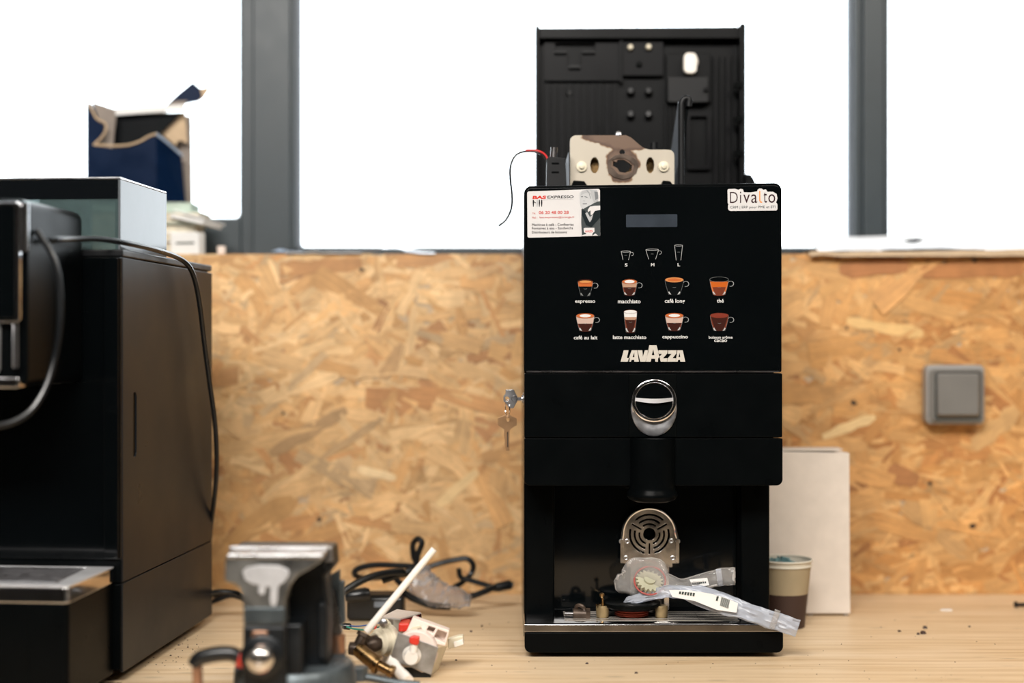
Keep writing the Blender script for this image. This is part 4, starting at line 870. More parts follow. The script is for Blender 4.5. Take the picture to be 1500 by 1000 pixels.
build('spout_trim', MB().tube([(hdx - 0.010, -0.166, 0.418), (hdx - 0.010, -0.166, 0.372)], 0.0035, 12), M['chrome'], hh)
build('bottom_trim', MB().box(-0.30, hdx - 0.006, -0.168, -0.150, 0.3505, 0.362), M['chrome'], hh, bevel=0.002)
# cables of the left machine
def cable(name, pts, r, m, label, seg=10): return tag(build(name, MB().tube(pts, r, seg, 6), m), label, 'cable')
cable('power_cable', [P(70, 353, 1.545), P(85, 351, 1.56), P(110, 350, 1.60), P(150, 350.5, 1.65), P(190, 357, 1.70), P(225, 365, 1.76), P(258, 376, 1.83), P(276, 389, 1.86), P(286, 412, 1.88), P(293, 450, 1.90), P(299, 500, 1.92), P(307, 560, 1.94), P(315, 620, 1.96), P(317.5, 680, 1.98), P(314, 730, 2.0), P(309, 770, 2.03), P(305, 820, 2.08), P(303, 862, 2.12), P(312, 872, 2.16), P(330, 872, 2.15)], 0.0034, M['rubber'], 'black cable lying over the left machine and hanging down its side')
cable('hose', [P(53, 337, 1.528), P(62, 350, 1.528), P(76, 372, 1.528), P(85, 400, 1.528), P(88.5, 440, 1.528), P(87, 485, 1.528), P(80, 525, 1.528), P(68, 565, 1.52), P(50, 596, 1.51), P(28, 614, 1.50), P(0, 623, 1.49), P(-30, 622, 1.48)], 0.0037, M['rubber'], 'black hose curving down in front of the left machine head')

# ------------------------------------------------------------------ things on the sill
SY = 2.305
def rot_box(mb, cx, cy, z0, z1, w_, d_, a): mb.box(-w_ / 2, w_ / 2, -d_ / 2, d_ / 2, z0, z1, Matrix.Translation((cx, cy, 0)) @ Matrix.Rotation(a, 4, 'Z')); return mb
def book(x0, x1, z0, z1, a, cov, pages, label, d_=0.082, cy=SY + 0.017):
    cx = (x0 + x1) / 2; t = Thing('booklet', label, 'booklet', (cx, cy, z0), group='printed stacks on the sill'); w_ = x1 - x0
    build('pages', rot_box(MB(), cx, cy, z0 + 0.0012, z1 - 0.0012, w_ - 0.004, d_ - 0.003, a), pages, t)
    c = MB(); rot_box(c, cx, cy, z0, z0 + 0.0012, w_, d_, a); rot_box(c, cx, cy, z1 - 0.0012, z1, w_, d_, a)
    build('cover', c, cov, t)
S = SY / F
X = lambda px: (px - 750) * S
book(X(70), X(262), SILL, 0.5595, 0.02, M['page_cream'], M['page_cream'], 'thick cream booklet lying on the sill, lowest of the stack', 0.078)
book(X(76), X(268), 0.5600, 0.5745, -0.03, M['paper'], M['page_cream'], 'white covered booklet second from the bottom of the sill stack', 0.078)
book(X(80), X(290), 0.5750, 0.5890, 0.03, M['paper'], M['page_cream'], 'cream booklet in the middle of the sill stack', 0.074)
book(X(84), X(300), 0.5895, 0.6080, -0.05, M['page_green'], M['page_cream'], 'pale green booklet second from the top of the sill stack', 0.076)
book(X(90), X(284), 0.6085, 0.6235, 0.03, M['page_green'], M['page_green'], 'pale green booklet on top, directly under the blue box', 0.078)
# small carton with a printed line, leaning out of the stack
sb = Thing('small_carton', 'small white carton with one dark printed line, right end of sill stack', 'carton', (X(280), 2.292, SILL))
mxx = Matrix.Translation((X(282), 2.285, SILL)) @ Matrix.Rotation(-0.25, 4, 'Z')
build('box', MB().box(-0.026, 0.024, -0.016, 0.006, 0.0008, 0.036, mxx), M['paper'], sb, bevel=0.0012)
build('print', MB().box(-0.016, 0.016, -0.0165, -0.0161, 0.0175, 0.0205, mxx), M['ink'], sb)
fp = Thing('leaflet', 'white glossy leaflet sticking out of the stack to the right', 'leaflet', (X(300), 2.30, 0.58))
build('sheet', MB().box(-0.03, 0.030, -0.03, 0.03, 0.0, 0.0028, Matrix.Translation((X(293), 2.30, 0.5985)) @ Matrix.Rotation(0.28, 4, 'Y') @ Matrix.Rotation(-0.4, 4, 'Z')), M['paper'], fp)
build('sheet', MB().box(-0.03, 0.030, -0.03, 0.03, 0.0, 0.006, Matrix.Translation((X(289), 2.295, 0.5905)) @ Matrix.Rotation(0.22, 4, 'Y') @ Matrix.Rotation(-0.3, 4, 'Z')), M['paper'], fp)
et = Thing('tea_light', 'small pinkish white candle cup on the sill beside window frame', 'candle', (X(328), 2.285, SILL))
build('cup', MB().lathe((X(328), 2.285, SILL), (0, 0, 1), [(0, .006), (.002, .0066), (.014, .0070), (.015, .0062)], 20), M['pink_white'], et)
build('wick', MB().cyl((X(328), 2.285, SILL + .015), (X(328), 2.285, SILL + .018), .0006), M['ink'], et)
# torn blue box on the stack
bx = Thing('torn_box', 'dark blue cardboard box with torn open top standing on the booklets', 'box', (X(200), 2.31, 0.624))
BY = 2.283
def bq(u, v): return (100 + u / 4.76, 110 + v / 4.76)
bf = pf(BY)
front_poly = [bq(*p) for p in ((128, 900), (130, 215), (150, 230), (185, 300), (215, 330), (250, 345), (240, 400), (200, 460), (170, 480), (205, 500), (260, 505), (330, 512), (420, 505), (500, 480), (560, 440), (612, 418), (618, 900))]
build('front_face', MB().prism(front_poly, 0.0018, bf), M['navy'], bx)
edge = [P(*bq(*p), BY - 0.0006) for p in ((175, 482), (205, 488), (260, 490), (330, 493), (420, 487), (500, 462), (560, 428), (618, 408))]
build('torn_edge', MB().tube(edge, 0.0019, 8), M['kraft'], bx)
build('torn_edge', MB().tube([P(*bq(*p), BY - 0.0006) for p in ((140, 200), (165, 245), (200, 305), (255, 335), (262, 380), (235, 430), (190, 475))], 0.0017, 8), M['kraft'], bx)
bky = BY + 0.075; bk = pf(bky)
xl = P(*bq(128, 0), BY).x; xr = P(*bq(618, 0), BY).x; ztop = P(*bq(0, 175), BY).z; zbt = P(*bq(0, 900), BY).z
build('back_face', MB().prism([(xl, zbt), (xr + 0.04, zbt), (xr + 0.038, ztop - 0.014), (xr - 0.01, ztop - 0.006), (xl, ztop + 0.001)], 0.0018, front(bky)), M['grey_card'], bx)
build('left_face', MB().prism([(BY, zbt), (bky, zbt), (bky, ztop), (BY, ztop - 0.003)], 0.0018, yz(xl)), M['navy'], bx)
# right side, slanted
ra, rb2 = P(*bq(614, 415), BY), P(*bq(790, 560), BY + 0.05)
rc, rd = P(*bq(615, 900), BY), P(*bq(822, 880), BY + 0.05)
rc.z = rd.z = zbt
sm = MB(); o_ = Vector((-0.0018, 0.0005, 0)); sm.rings([[ra, rb2, rb2 + o_, ra + o_], [rc, rd, rd + o_, rc + o_]]); build('right_face', sm, M['navy'], bx)
em = MB().tube([ra + Vector((0, -.001, .001)), P(*bq(700, 480), BY + .022), rb2], 0.0022, 8); build('fold', em, M['blue_paper'], bx)
fl = MB(); fl.prism([bq(*p) for p in ((640, 400), (812, 250), (832, 478), (800, 458), (765, 455), (750, 492))], 0.0018, pf(BY + 0.055)); build('right_flap', fl, M['kraft'], bx)
build('inner_tray', MB().prism([bq(*p) for p in ((315, 500), (335, 275), (800, 258), (640, 410), (500, 500))], 0.002, pf(BY + 0.045)), M['navy_in'], bx)
build('top_flap', MB().prism([bq(*p) for p in ((320, 242), (345, 228), (600, 215), (812, 205), (806, 245), (560, 262), (325, 280))], 0.003, pf(BY + 0.03)), M['paper'], bx)
build('inner_flap', MB().prism([bq(*p) for p in ((170, 185), (320, 235), (330, 290), (310, 510), (255, 500), (262, 350), (215, 310))], 0.0016, pf(BY + 0.02)), M['grey_card'], bx)
build('loose_flap', MB().prism([bq(*p) for p in ((680, 208), (770, 125), (868, 46), (922, 92), (940, 160), (900, 185), (820, 200))], 0.0018, pf(BY + 0.06)), M['navy'], bx)
build('loose_flap', MB().prism([bq(*p) for p in ((920, 94), (975, 82), (984, 100), (942, 160), (905, 186), (935, 150))], 0.0018, pf(BY + 0.056)), M['kraft'], bx)
build('loose_flap', MB().prism([bq(*p) for p in ((690, 212), (735, 180), (830, 178), (815, 205))], 0.0018, pf(BY + 0.052)), M['grey_card'], bx)
# sheets lying on the sill
def sheet(name, x0, x1, y0, y1, zf, m, nx=50, ny=8, th=0.0006):
    mb = MB()
    g = [[Vector((x0 + (x1 - x0) * i / nx, y0 + (y1 - y0) * j / ny, zf(i / nx, j / ny))) for j in range(ny + 1)] for i in range(nx + 1)]
    rows = []
    for r in g: rows.append([v for v in r] + [v + Vector((0, 0, -th)) for v in reversed(r)])
    mb.rings(rows); return build(name, mb, m)
def N(a, b, s=0): return noise.noise(Vector((a, b, s)))
tag(sheet('plastic_sheet', P(478, 0, 2.25).x, P(637, 0, 2.25).x, 2.249, 2.33, lambda a, b: max(SILL + 0.0012, SILL + 0.003 + 0.014 * math.exp(-((a - 0.60) / 0.20) ** 2) * (0.45 + b * 0.8) + 0.0035 * N(a * 7, b * 2) ** 2 - (0.0028 * (a > 0.7) if b < 0.05 else 0)), M['bag2']), 'crumpled pale blue plastic sheet on the sill near the middle window', 'plastic sheet')
tag(sheet('paper_sheet', P(418, 0, 2.25).x, P(530, 0, 2.25).x, 2.247, 2.31, lambda a, b: SILL + 0.0022 + 0.0025 * abs(N(a * 4, b * 2, 4)), M['paper'], th=0.001), 'flat white paper lying on the sill right of the thick window post', 'paper')
pb = tag(sheet('paper_sheet', P(398, 0, 2.26).x, P(440, 0, 2.26).x, 2.26, 2.33, lambda a, b: SILL + 0.0055 + 0.008 * (1 - a) * b + 0.001 * N(a * 5, b), M['blue_paper'], nx=16), 'small blue paper on the sill in front of the thick window post', 'paper')
tag(sheet('plastic_sheet', P(1195, 0, 2.28).x, P(1560, 0, 2.28).x, 2.262, 2.375, lambda a, b: SILL + 0.007 + 0.0300 * max(0, min(1, b * 1.2)) * (0.95 + 0.1 * a) + 0.002 * N(a * 9, b * 3, 2), M['sheet'], nx=70, ny=12), 'wide white sheet spread along the sill at the right', 'sheet')
tag(sheet('blue_folder', P(1290, 0, 2.27).x, P(1440, 0, 2.27).x, 2.256, 2.30, lambda a, b: SILL + 0.0080 + 0.002 * math.sin(a * 3) + 0.001 * N(a * 6, b), M['blue_paper'], nx=30), 'pale blue folder edge between the white sheet and the brown paper', 'folder')
tag(sheet('kraft_paper', P(1186, 0, 2.24).x, P(1560, 0, 2.24).x, 2.236, 2.30, lambda a, b: SILL + (0.0015 if b > 0.12 else -0.0035) + 0.0055 * a * a * (1 if b > .12 else 0.2) + 0.0022 * math.exp(-((a - 0.05) / .04) ** 2) + 0.0012 * N(a * 12, b * 2, 8) + (0.002 if b > .12 else 0), M['kraft'], nx=80, th=0.001), 'brown kraft paper overhanging the sill edge at right', 'paper')
tag(build('cable_clip', MB().lathe(P(1338, 352, 2.30), (1, 0, 0.1), [(-.016, .0008), (-.006, .0026), (.004, .0034), (.012, .002), (.017, .0006)], 10), M['charcoal']), 'tiny dark clip lying on the white sheet at the right window', 'clip')

# ------------------------------------------------------------------ wall switch
sw = Thing('light_switch', 'grey square surface-mounted rocker switch on the strand board wall', 'switch', P(1400, 577, WY))
def swf(Y): return pf(Y)
build('housing', MB().prism(rrect(1357, 1443, 534.5, 621.5, 8), 0.026, pf(2.2235)), M['switch_l'], sw, bevel=0.004, seg=3)
build('frame', MB().prism(rrect(1362.5, 1440.5, 540.5, 617, 6), 0.006, pf(2.2185), holes=[rrect(1369.5, 1437.5, 545, 615, 4)]), M['switch'], sw, bevel=0.0015)
build('gap', MB().prism(rrect(1369, 1438, 544.5, 615.5, 3), 0.002, pf(2.2210)), M['switch_d'], sw)
rk = MB(); r0 = rrect(1370.5, 1436.5, 545.5, 612, 5); r1 = rrect(1375, 1433, 548, 607, 4)
rk.rings([[Vector(pxf(2.2205)(u, v, 0)) for u, v in r0], [Vector(pxf(2.2205)(u, v, 0)) + Vector((0, -0.007, 0)) for u, v in r1]])
# keep the rocker at the switch's own depth
for i, (u, v) in enumerate(r0 + r1):
    p = P(u, v, 2.2200 if i < len(r0) else 2.2125 + 0.004 * (607 - v) / 60 - 0.002); rk.v[i] = tuple(p)
build('rocker', rk, M['switch'], sw, bevel=0.0012, seg=3)

# ------------------------------------------------------------------ white carton, cups, small stuff at the right
CY = 2.073
wc = Thing('cardboard_box', 'tall narrow white cardboard box standing behind the machine at right', 'box', (0.43, 2.12, 0))
xa, xb = P(1093, 0, CY).x, P(1246, 0, CY).x
build('body', MB().rings([[Vector((xa, CY, 0.0035)), Vector((xb, CY, 0.0035)), Vector((xb - .004, CY + .075, 0.0035)), Vector((xa, CY + .075, 0.0035))],
      [Vector((xa, CY + .001, 0.080)), Vector((xb - .0005, CY + .001, 0.080)), Vector((xb - .004, CY + .076, 0.080)), Vector((xa, CY + .076, 0.080))],
      [Vector((xa, CY, 0.2405)), Vector((xb - .0015, CY, 0.2375)), Vector((xb - .006, CY + .075, 0.2375)), Vector((xa, CY + .075, 0.2405))]]), M['carton'], wc, bevel=0.0012)
build('flap', MB().box(xa + .004, xb - 0.016, CY + 0.002, CY + .034, 0.2405, 0.2425), M['carton'], wc, bevel=0.0006)
build('flap', MB().box(xa + .004, xb - 0.003, CY + 0.036, CY + .074, 0.2390, 0.2408), M['carton'], wc, bevel=0.0006)
for x in (xa + .02, xb - 0.058, xb - .006): build('corner_tab', MB().box(x - .003, x + .003, CY + 0.002, CY + .07, 0, 0.0042), M['grey_card'], wc)
build('bottom_flap', MB().box(xa + .01, xb - .003, CY + .004, CY + .07, 0.0018, 0.0036), M['kraft'], wc)
pc = Thing('paper_cup', 'two nested paper cups, beige above brown, behind the machine at right', 'paper cup', (0.385, 2.0, 0))
ccx, ccy = 0.3835, 2.0; ph = 0.094
bh = 0.048
r_ = lambda z: 0.0275 + (0.0372 - 0.0275) * z / ph
build('sleeve', MB().lathe((ccx, ccy, 0), (0, 0, 1), [(bh, r_(bh)), (ph - 0.008, r_(ph - .008))], 40, cap=False), M['cup_beige'], pc)
build('lower_wall', MB().lathe((ccx, ccy, 0), (0, 0, 1), [(0, r_(0) - .001), (0.0005, r_(0)), (bh, r_(bh))], 40, cap=False), M['cup_brown'], pc, label='dark brown lower half')
build('rim', MB().torus((ccx, ccy, ph - 0.0075), (0, 0, 1), r_(ph) - .0004, 0.0013, 48, 8), M['cup_white'], pc)
build('rim', MB().torus((ccx, ccy, ph), (0, 0, 1), r_(ph) + .0006, 0.0015, 48, 8), M['cup_white'], pc)
build('inner_wall', MB().lathe((ccx, ccy, 0), (0, 0, 1), [(0.006, 0.001), (0.006, .026), (ph, r_(ph))], 40, cap=False), M['cup_white'], pc)
cr = MB(); rs = []
for i in range(9):
    th = PI * i / 8; rs.append([Vector((ccx - 0.006, ccy, 0.084)) + Vector((math.sin(th) * math.cos(a) * .024, math.sin(th) * math.sin(a) * .022, math.cos(th) * .0115)) * (1 + 0.45 * N(3 * math.cos(a) + i, 3 * math.sin(a), 5)) for a in [2 * PI * j / 18 for j in range(18)]])
cr.rings(rs); tag(build('crumpled_foil', cr, M['teal_paper'], smooth=False), 'crumpled teal wrapper stuffed in the paper cup', 'wrapper')

def crumbs():
    mb = MB(); rnd = random.Random(3)
    spots = [(1355, 920, 1.9, 3.4), (1352, 928, 1.9, 4.2), (1345, 929, 1.9, 2.6), (1317, 925, 1.9, 2.4), (763, 960, 1.78, 2.4), (757, 962, 1.78, 1.6), (932, 986, 1.7, 2.2), (860, 972, 1.74, 2), (690, 925, 1.9, 1.8), (706, 917, 1.9, 1.6), (668, 967, 1.75, 1.6), (1420, 918, 1.9, 1.6), (262, 945, 1.8, 1.6), (275, 948, 1.8, 1.4), (250, 960, 1.8, 1.3)]
    for i in range(60): spots.append((rnd.uniform(212, 300), rnd.uniform(925, 985), 0, rnd.uniform(.4, 1.0)))
    for i in range(90): spots.append((rnd.uniform(640, 1480), rnd.uniform(905, 998), 0, rnd.uniform(.3, .9)))
    for px, py, _, r in spots:
        Y = EYE * F / (py - 500); c = P(px, py, Y); rr = r * Y / F
        if XL - .02 < c.x < XR + .02 and c.y > 1.79: continue
        n0 = [Vector((c.x + rr * 1.3 * math.cos(a) * rnd.uniform(.6, 1.1), c.y + rr * 1.4 * math.sin(a) * rnd.uniform(.6, 1.1), 0.0001)) for a in [2 * PI * k / 6 for k in range(6)]]
        n1 = [Vector((c.x + (v.x - c.x) * .6, c.y + (v.y - c.y) * .6, rr * 1.0)) for v in n0]; mb.rings([n0, n1])
    o = build('coffee_crumbs', mb, M['cup_brown'], smooth=False); tag(o, 'scattered dark coffee crumbs over the pine worktop', 'crumbs'); o['kind'] = 'stuff'
crumbs()
ps = P(1386, 893.5, EYE * F / 393.5); tag(build('paper_scrap', MB().prism([(-.009, -.003), (.008, -.004), (.009, .004), (-.007, .005)], 0.0012, lambda u, v, d: (ps.x + u, ps.y + v, d)), M['paper']), 'tiny white paper scrap on the worktop below the wall switch', 'paper scrap')
bz = P(1490, 872, 2.14); bz.z = 0.0045
bt = Thing('bolt', 'small black bolt lying on the worktop at the right edge', 'bolt', (bz.x, bz.y, 0))
build('shank', MB().cyl((bz.x, bz.y, 0.0042), (bz.x + 0.05, bz.y + 0.004, 0.0042), 0.0026), M['cast_dark'], bt)
build('head', MB().cyl((bz.x - 0.004, bz.y, 0.0045), (bz.x, bz.y, 0.0045), 0.0045, seg=6), M['cast_dark'], bt)

# ------------------------------------------------------------------ bench vise
VY = 1.46
def vq(u, v): return (260 + u / 4.165, 760 + v / 4.165)
vs_ = Thing('bench_vise', 'worn grey cast iron bench vise in the left foreground', 'vise', P(405, 1010, 1.50), ground=True)
vf = lambda Y: pf(Y)
# moving jaw: layered outline from wide top down to the stem, two depths
def jaw_outline(dx=0): return [vq(*p) for p in ((298, 222), (290, 262), (285, 370), (300, 385), (345, 395), (378, 420), (395, 470), (402, 560), (402, 1130), (660, 1130), (652, 560), (665, 470), (690, 400), (735, 345), (800, 310), (870, 265), (888, 245), (890, 222))]
jm = MB().prism(jaw_outline(), 0.030, pf(VY)); 
jaw = build('moving_jaw', jm, M['cast_mid'], vs_, bevel=0.004, seg=3)
build('jaw_top', MB().prism([vq(298, 214), vq(888, 214), vq(888, 244), vq(298, 244)], 0.034, pf(VY - 0.002)), M['cast_polish'], jaw, bevel=0.002)
# bright highlight painted on the jaw as a thin raised patch
pt = [vq(*p) for p in ((395, 320), (420, 295), (500, 280), (620, 285), (680, 310), (680, 345), (650, 385), (615, 410), (608, 500), (598, 535), (572, 532), (562, 495), (568, 420), (540, 410), (530, 460), (505, 465), (492, 440), (500, 405), (450, 395), (410, 370))]
build('jaw_highlight', MB().prism(pt, 0.0016, pf(VY - 0.0011)), M['jaw_glint'], jaw, bevel=0.0011, seg=3, label='painted white highlight with two tails')
build('jaw_plate', MB().prism([vq(315, 170), vq(920, 170), vq(915, 206), vq(315, 206)], 0.012, pf(VY + 0.034)), M['cast_polish'], jaw, bevel=0.001)
build('gap', MB().prism([vq(315, 200), vq(900, 200), vq(900, 300), vq(315, 300)], 0.006, pf(VY + 0.031)), M['cast_dark'], jaw)
# right flank of the jaw and the slide behind
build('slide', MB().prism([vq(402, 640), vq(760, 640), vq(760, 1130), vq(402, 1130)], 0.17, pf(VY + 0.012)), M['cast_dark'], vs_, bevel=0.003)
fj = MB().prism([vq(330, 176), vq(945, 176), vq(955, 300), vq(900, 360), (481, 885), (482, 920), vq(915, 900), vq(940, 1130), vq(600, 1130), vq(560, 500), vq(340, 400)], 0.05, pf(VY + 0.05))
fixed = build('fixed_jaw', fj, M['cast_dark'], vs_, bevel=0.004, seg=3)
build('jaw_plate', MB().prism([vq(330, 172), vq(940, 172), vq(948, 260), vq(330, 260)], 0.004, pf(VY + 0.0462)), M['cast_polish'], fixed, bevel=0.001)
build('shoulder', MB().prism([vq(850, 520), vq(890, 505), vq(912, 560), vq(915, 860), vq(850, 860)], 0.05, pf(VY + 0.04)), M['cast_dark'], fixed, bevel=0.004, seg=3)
# round swivel base
bc = Vector((P(430, 0, 1.52).x, 1.53, 0))
swb = build('swivel_base', MB().lathe(bc + Vector((0, 0, 0.001)), (0, 0, 1), [(0, .070), (.022, .070), (.026, .066), (.050, .064), (.055, .060)], 48), M['cast'], vs_, bevel=0.001)
sc = P(*vq(510, 850), VY - 0.012)
build('lower_block', MB().prism([vq(398, 655), vq(656, 655), vq(664, 1130), vq(398, 1130)], 0.010, pf(VY - 0.0045)), M['cast_dark'], jaw, bevel=0.003, seg=3)
build('collar_band', MB().prism([vq(402, 540), vq(655, 540), vq(655, 640), vq(402, 640)], 0.004, pf(VY - 0.0022)), M['cast'], jaw, bevel=0.0015)
build('screw_boss', MB().lathe(sc + Vector((0, .014, .0)), (0, -1, 0), [(0, .023), (.008, .0225), (.010, .019)], 32), M['cast_dark'], vs_)
build('screw_head', MB().lathe(sc, (0, -1, 0), [(-.004, .0145), (.006, .0145), (.011, .0125), (.014, .008), (.0145, .003), (.012, .002)], 32), M['chrome_worn'], vs_, label='round bright steel screw end')
build('screw_collar', MB().box(sc.x - .011, sc.x + .006, VY - 0.006, VY - 0.001, sc.z + .0175, sc.z + .027), M['copper'], vs_, bevel=0.002)
# stepped steel jaws standing at the right, on the base
sj = Thing('stepped_steel_block', 'stack of stepped steel bars with copper collar beside the vise', 'steel block', P(495, 950, 1.56))
def e5(u, v): return (440 + u / 5, 800 + v / 5)
for pts, Y, m in (([(118, 405), (185, 235), (285, 175), (285, 620), (200, 640)], 1.578, 'cast'), ([(190, 330), (215, 310), (245, 325), (305, 640), (220, 645)], 1.560, 'steel'), ([(278, 265), (300, 255), (318, 262), (326, 560), (300, 580), (285, 560)], 1.572, 'cast')):
    build('bar', MB().prism([e5(*p) for p in pts], 0.012, pf(Y)), M['satin_steel' if m == 'steel' else m], sj, bevel=0.0008)
cb = P(*e5(273, 805), 1.566); ct = P(*e5(273, 645), 1.566)
cb.z = 0.0562
build('collar', MB().lathe(cb, (0, 0, 1), [(0, .0085), (ct.z - cb.z, .0085)], 28).box(cb.x - .010, cb.x - .003, cb.y - .008, cb.y + .008, cb.z, ct.z), M['copper'], sj, bevel=0.0006)
build('foot_plate', MB().box(cb.x - .018, cb.x + .009, cb.y - .012, cb.y + .012, cb.z - 0.0002, cb.z + .0015), M['cast'], sj)
# clamping lever of the base, flat bar reaching right
cl = build('lock_lever', MB().tube([P(512, 990, 1.60), P(540, 992, 1.60), P(580, 1000, 1.60), P(615, 1003, 1.60)], 0.0045, 12), M['cast'], vs_)
build('lock_nut', MB().cyl(P(527, 996, 1.60), P(527, 976, 1.60), 0.0095, seg=6), M['cast'], vs_, bevel=0.001)
build('base_ring', MB().lathe(bc, (0, 0, 1), [(0, .0745), (.010, .0745), (.012, .070)], 48), M['red'], vs_, label='red ring round the foot')
# black lever handle with red collar, steel rod down
hlm = Thing('lever_handle', 'black curved lever handle with red collar at left of the vise', 'handle', P(290, 1000, 1.48), ground=True)
hpts = [P(284, 974, 1.47), P(292, 964, 1.47), (P(315, 958, 1.47)), P(338, 957, 1.47), P(352, 963, 1.47)]
build('grip', MB().tube(hpts, lambda t: 0.0072 + 0.0008 * math.sin(PI * t), 14, 6), M['rubber'], hlm)
build('collar', MB().cyl(P(348, 964, 1.47), P(361, 967, 1.472), 0.0088, 0.0088, 20), M['red'], hlm)
build('rod', MB().cyl(Vector((P(291, 0, 1.47).x, 1.47, 0.0)), P(289, 972, 1.47), 0.0052), M['copper'], hlm)

# ------------------------------------------------------------------ solenoid pump parts
def pq(u, v): return (500 + u / 7.5, 880 + v / 7.5)
pm = Thing('solenoid_pump', 'dismantled water pump with red coil, brass elbows and white tube', 'pump', P(560, 985, 1.72), ground=True)
def PP(u, v, Y=1.73): return P(*pq(u, v), Y)
# U bracket: top, left wall, back
bk_ = MB()
f0, f1, f2, f3 = PP(430, 175, 1.745), PP(650, 195, 1.725), PP(880, 125, 1.775), PP(610, 88, 1.80)
th = Vector((0, 0, -0.0018))
bk_.rings([[f0, f1, f2, f3], [f0 + th, f1 + th, f2 + th, f3 + th]])
br = build('bracket', bk_, M['tray_satin'], pm, bevel=0.0004)  # window reflection on the top imitated by a paler metal than the walls
dn = Vector((0, 0, -0.060))
wl = MB().rings([[f0 + th, f1 + th, f1 + th + Vector((0.0, .0018, 0)), f0 + th + Vector((0, .0018, 0))], [f0 + dn, f1 + dn, f1 + dn + Vector((0, .0018, 0)), f0 + dn + Vector((0, .0018, 0))]]); build('bracket_wall', wl, M['steel'], pm)
wl = MB().rings([[f3 + th, f2 + th, f2 + th + Vector((0.0, .0018, 0)), f3 + th + Vector((0, .0018, 0))], [f3 + dn, f2 + dn, f2 + dn + Vector((0, .0018, 0)), f3 + dn + Vector((0, .0018, 0))]]); build('bracket_wall', wl, M['steel'], pm)
cen_ = (f0 + f1 + f2 + f3) / 4
ax = (f3 - f0).normalized(); ax.z = 0
co = MB(); a_ = (f1 - f0) * 0.03 + th * 1.1
co.rings([[f0.lerp(f1, .06) + th * 1.2 + Vector((0, .004, 0)), f1 + th * 1.2 + Vector((-.001, .004, 0)), f2 + th * 1.2 + Vector((-.002, -.002, 0)), f3.lerp(f2, .06) + th * 1.2],
          [f0.lerp(f1, .06) + dn + Vector((0, .004, .004)), f1 + dn + Vector((-.001, .004, .004)), f2 + dn + Vector((-.002, -.002, .004)), f3.lerp(f2, .06) + dn + Vector((0, 0, .004))]])
build('coil', co, M['dark_red'], pm, bevel=0.002, label='dark red coil')
build('terminal', MB().box(PP(640, 0).x, PP(760, 0).x, 1.712, 1.74, PP(0, 310).z, PP(0, 215).z, None), M['red'], pm, bevel=0.002, label='red terminal block')
build('side_clip', MB().box(PP(352, 0).x, PP(375, 0).x, 1.742, 1.75, PP(0, 360).z, PP(0, 280).z), M['red'], pm)
# white pump body pointing left-front
ax0 = PP(560, 420, 1.735); ax1 = PP(250, 480, 1.705); dv = (ax1 - ax0).normalized()
build('pump_body', MB().lathe(ax0, dv, [(0, .017), (.004, .0195), (.010, .0195), (.012, .0165), (.020, .0165), (.023, .0125), (.028, .012)], 32), M['cream_pl'], pm, bevel=0.0005)
build('flange', MB().prism([pq(*p) for p in ((430, 210), (500, 195), (540, 240), (590, 380), (540, 420), (430, 560), (390, 590), (400, 400), (420, 290))], 0.004, pf(1.728)), M['cream_pl'], pm, bevel=0.001)
build('nozzle', MB().lathe(PP(400, 460, 1.715), dv, [(0, .0095), (.006, .010), (.013, .0085), (.019, .005), (.0195, .002)], 24), M['bronze'], pm)
build('screw', MB().lathe(PP(465, 240, 1.722), (-.2, -1, .1), [(0, .005), (.003, .005), (.004, .003)], 14), M['steel'], pm)
# brass elbow fittings
e1, e2, e3, e4 = PP(255, 350, 1.69), PP(170, 520, 1.685), PP(400, 700, 1.675), PP(550, 775, 1.67)
build('brass_fitting', MB().cyl(e1, e2, 0.0062).cyl(e1, e1.lerp(e2, .25), 0.0085, seg=6).lathe(e2 + Vector((-.006, 0, 0)), (1, 0, -.1), [(-.004, .004), (-.003, .0075), (.003, .008), (.008, .0078)], 20), M['bronze'], pm, bevel=0.0005)
build('brass_fitting', MB().cyl(e2, e3, 0.0085, 0.0100).lathe(e3, e4 - e3, [(-.003, .0112), (.0015, .0112), (.002, .009)], 20), M['brass'], pm, bevel=0.0005)
build('brass_fitting', MB().cyl(e3, e4, 0.0062).lathe(e4, e4 - e3, [(-.003, .0075), (.002, .0078), (.003, .006)], 20), M['brass'], pm, bevel=0.0005)
build('white_tube', MB().cyl(PP(275, 335, 1.692), P(636, 804, 1.70), 0.0044, 0.0041, 20), M['tube_white'], pm, label='translucent white tube standing up to the right')
# galvanised bracket with pin (second unit), rolled
rot_px = math.radians(17)
g = [pq(*p) for p in ((625, 345), (700, 322), (1060, 470), (1160, 490), (1050, 790), (1000, 812), (930, 790), (560, 655), (540, 600))]
u2 = Thing('solenoid_valve', 'galvanised valve bracket with white frame, white pin and red cap', 'valve', P(620, 990, 1.71), ground=True)
build('bracket', MB().prism([pq(*p) for p in ((625, 345), (1065, 512), (990, 812), (930, 790), (535, 645))], 0.0016, pf(1.688)), M['galv'], u2, bevel=0.0005)
build('bracket_side', MB().rings([[PP(1065, 512, 1.688), PP(960, 800, 1.688), PP(962, 800, 1.690), PP(1067, 512, 1.690)], [PP(1160, 495, 1.735), PP(1050, 795, 1.735), PP(1052, 793, 1.738), PP(1162, 495, 1.738)]]), M['cream_pl'], u2)
build('bracket_side', MB().rings([[PP(625, 345, 1.688), PP(540, 640, 1.688), PP(538, 640, 1.690), PP(622, 345, 1.690)], [PP(700, 320, 1.73), PP(600, 600, 1.73), PP(598, 600, 1.733), PP(698, 320, 1.733)]]), M['steel'], u2)
build('disc', MB().lathe(PP(815, 570, 1.692), (0.05, 1, 0.1), [(0, .0255), (.003, .0262), (.012, .0262), (.014, .025)], 48), M['pink_white'], u2, bevel=0.0005)
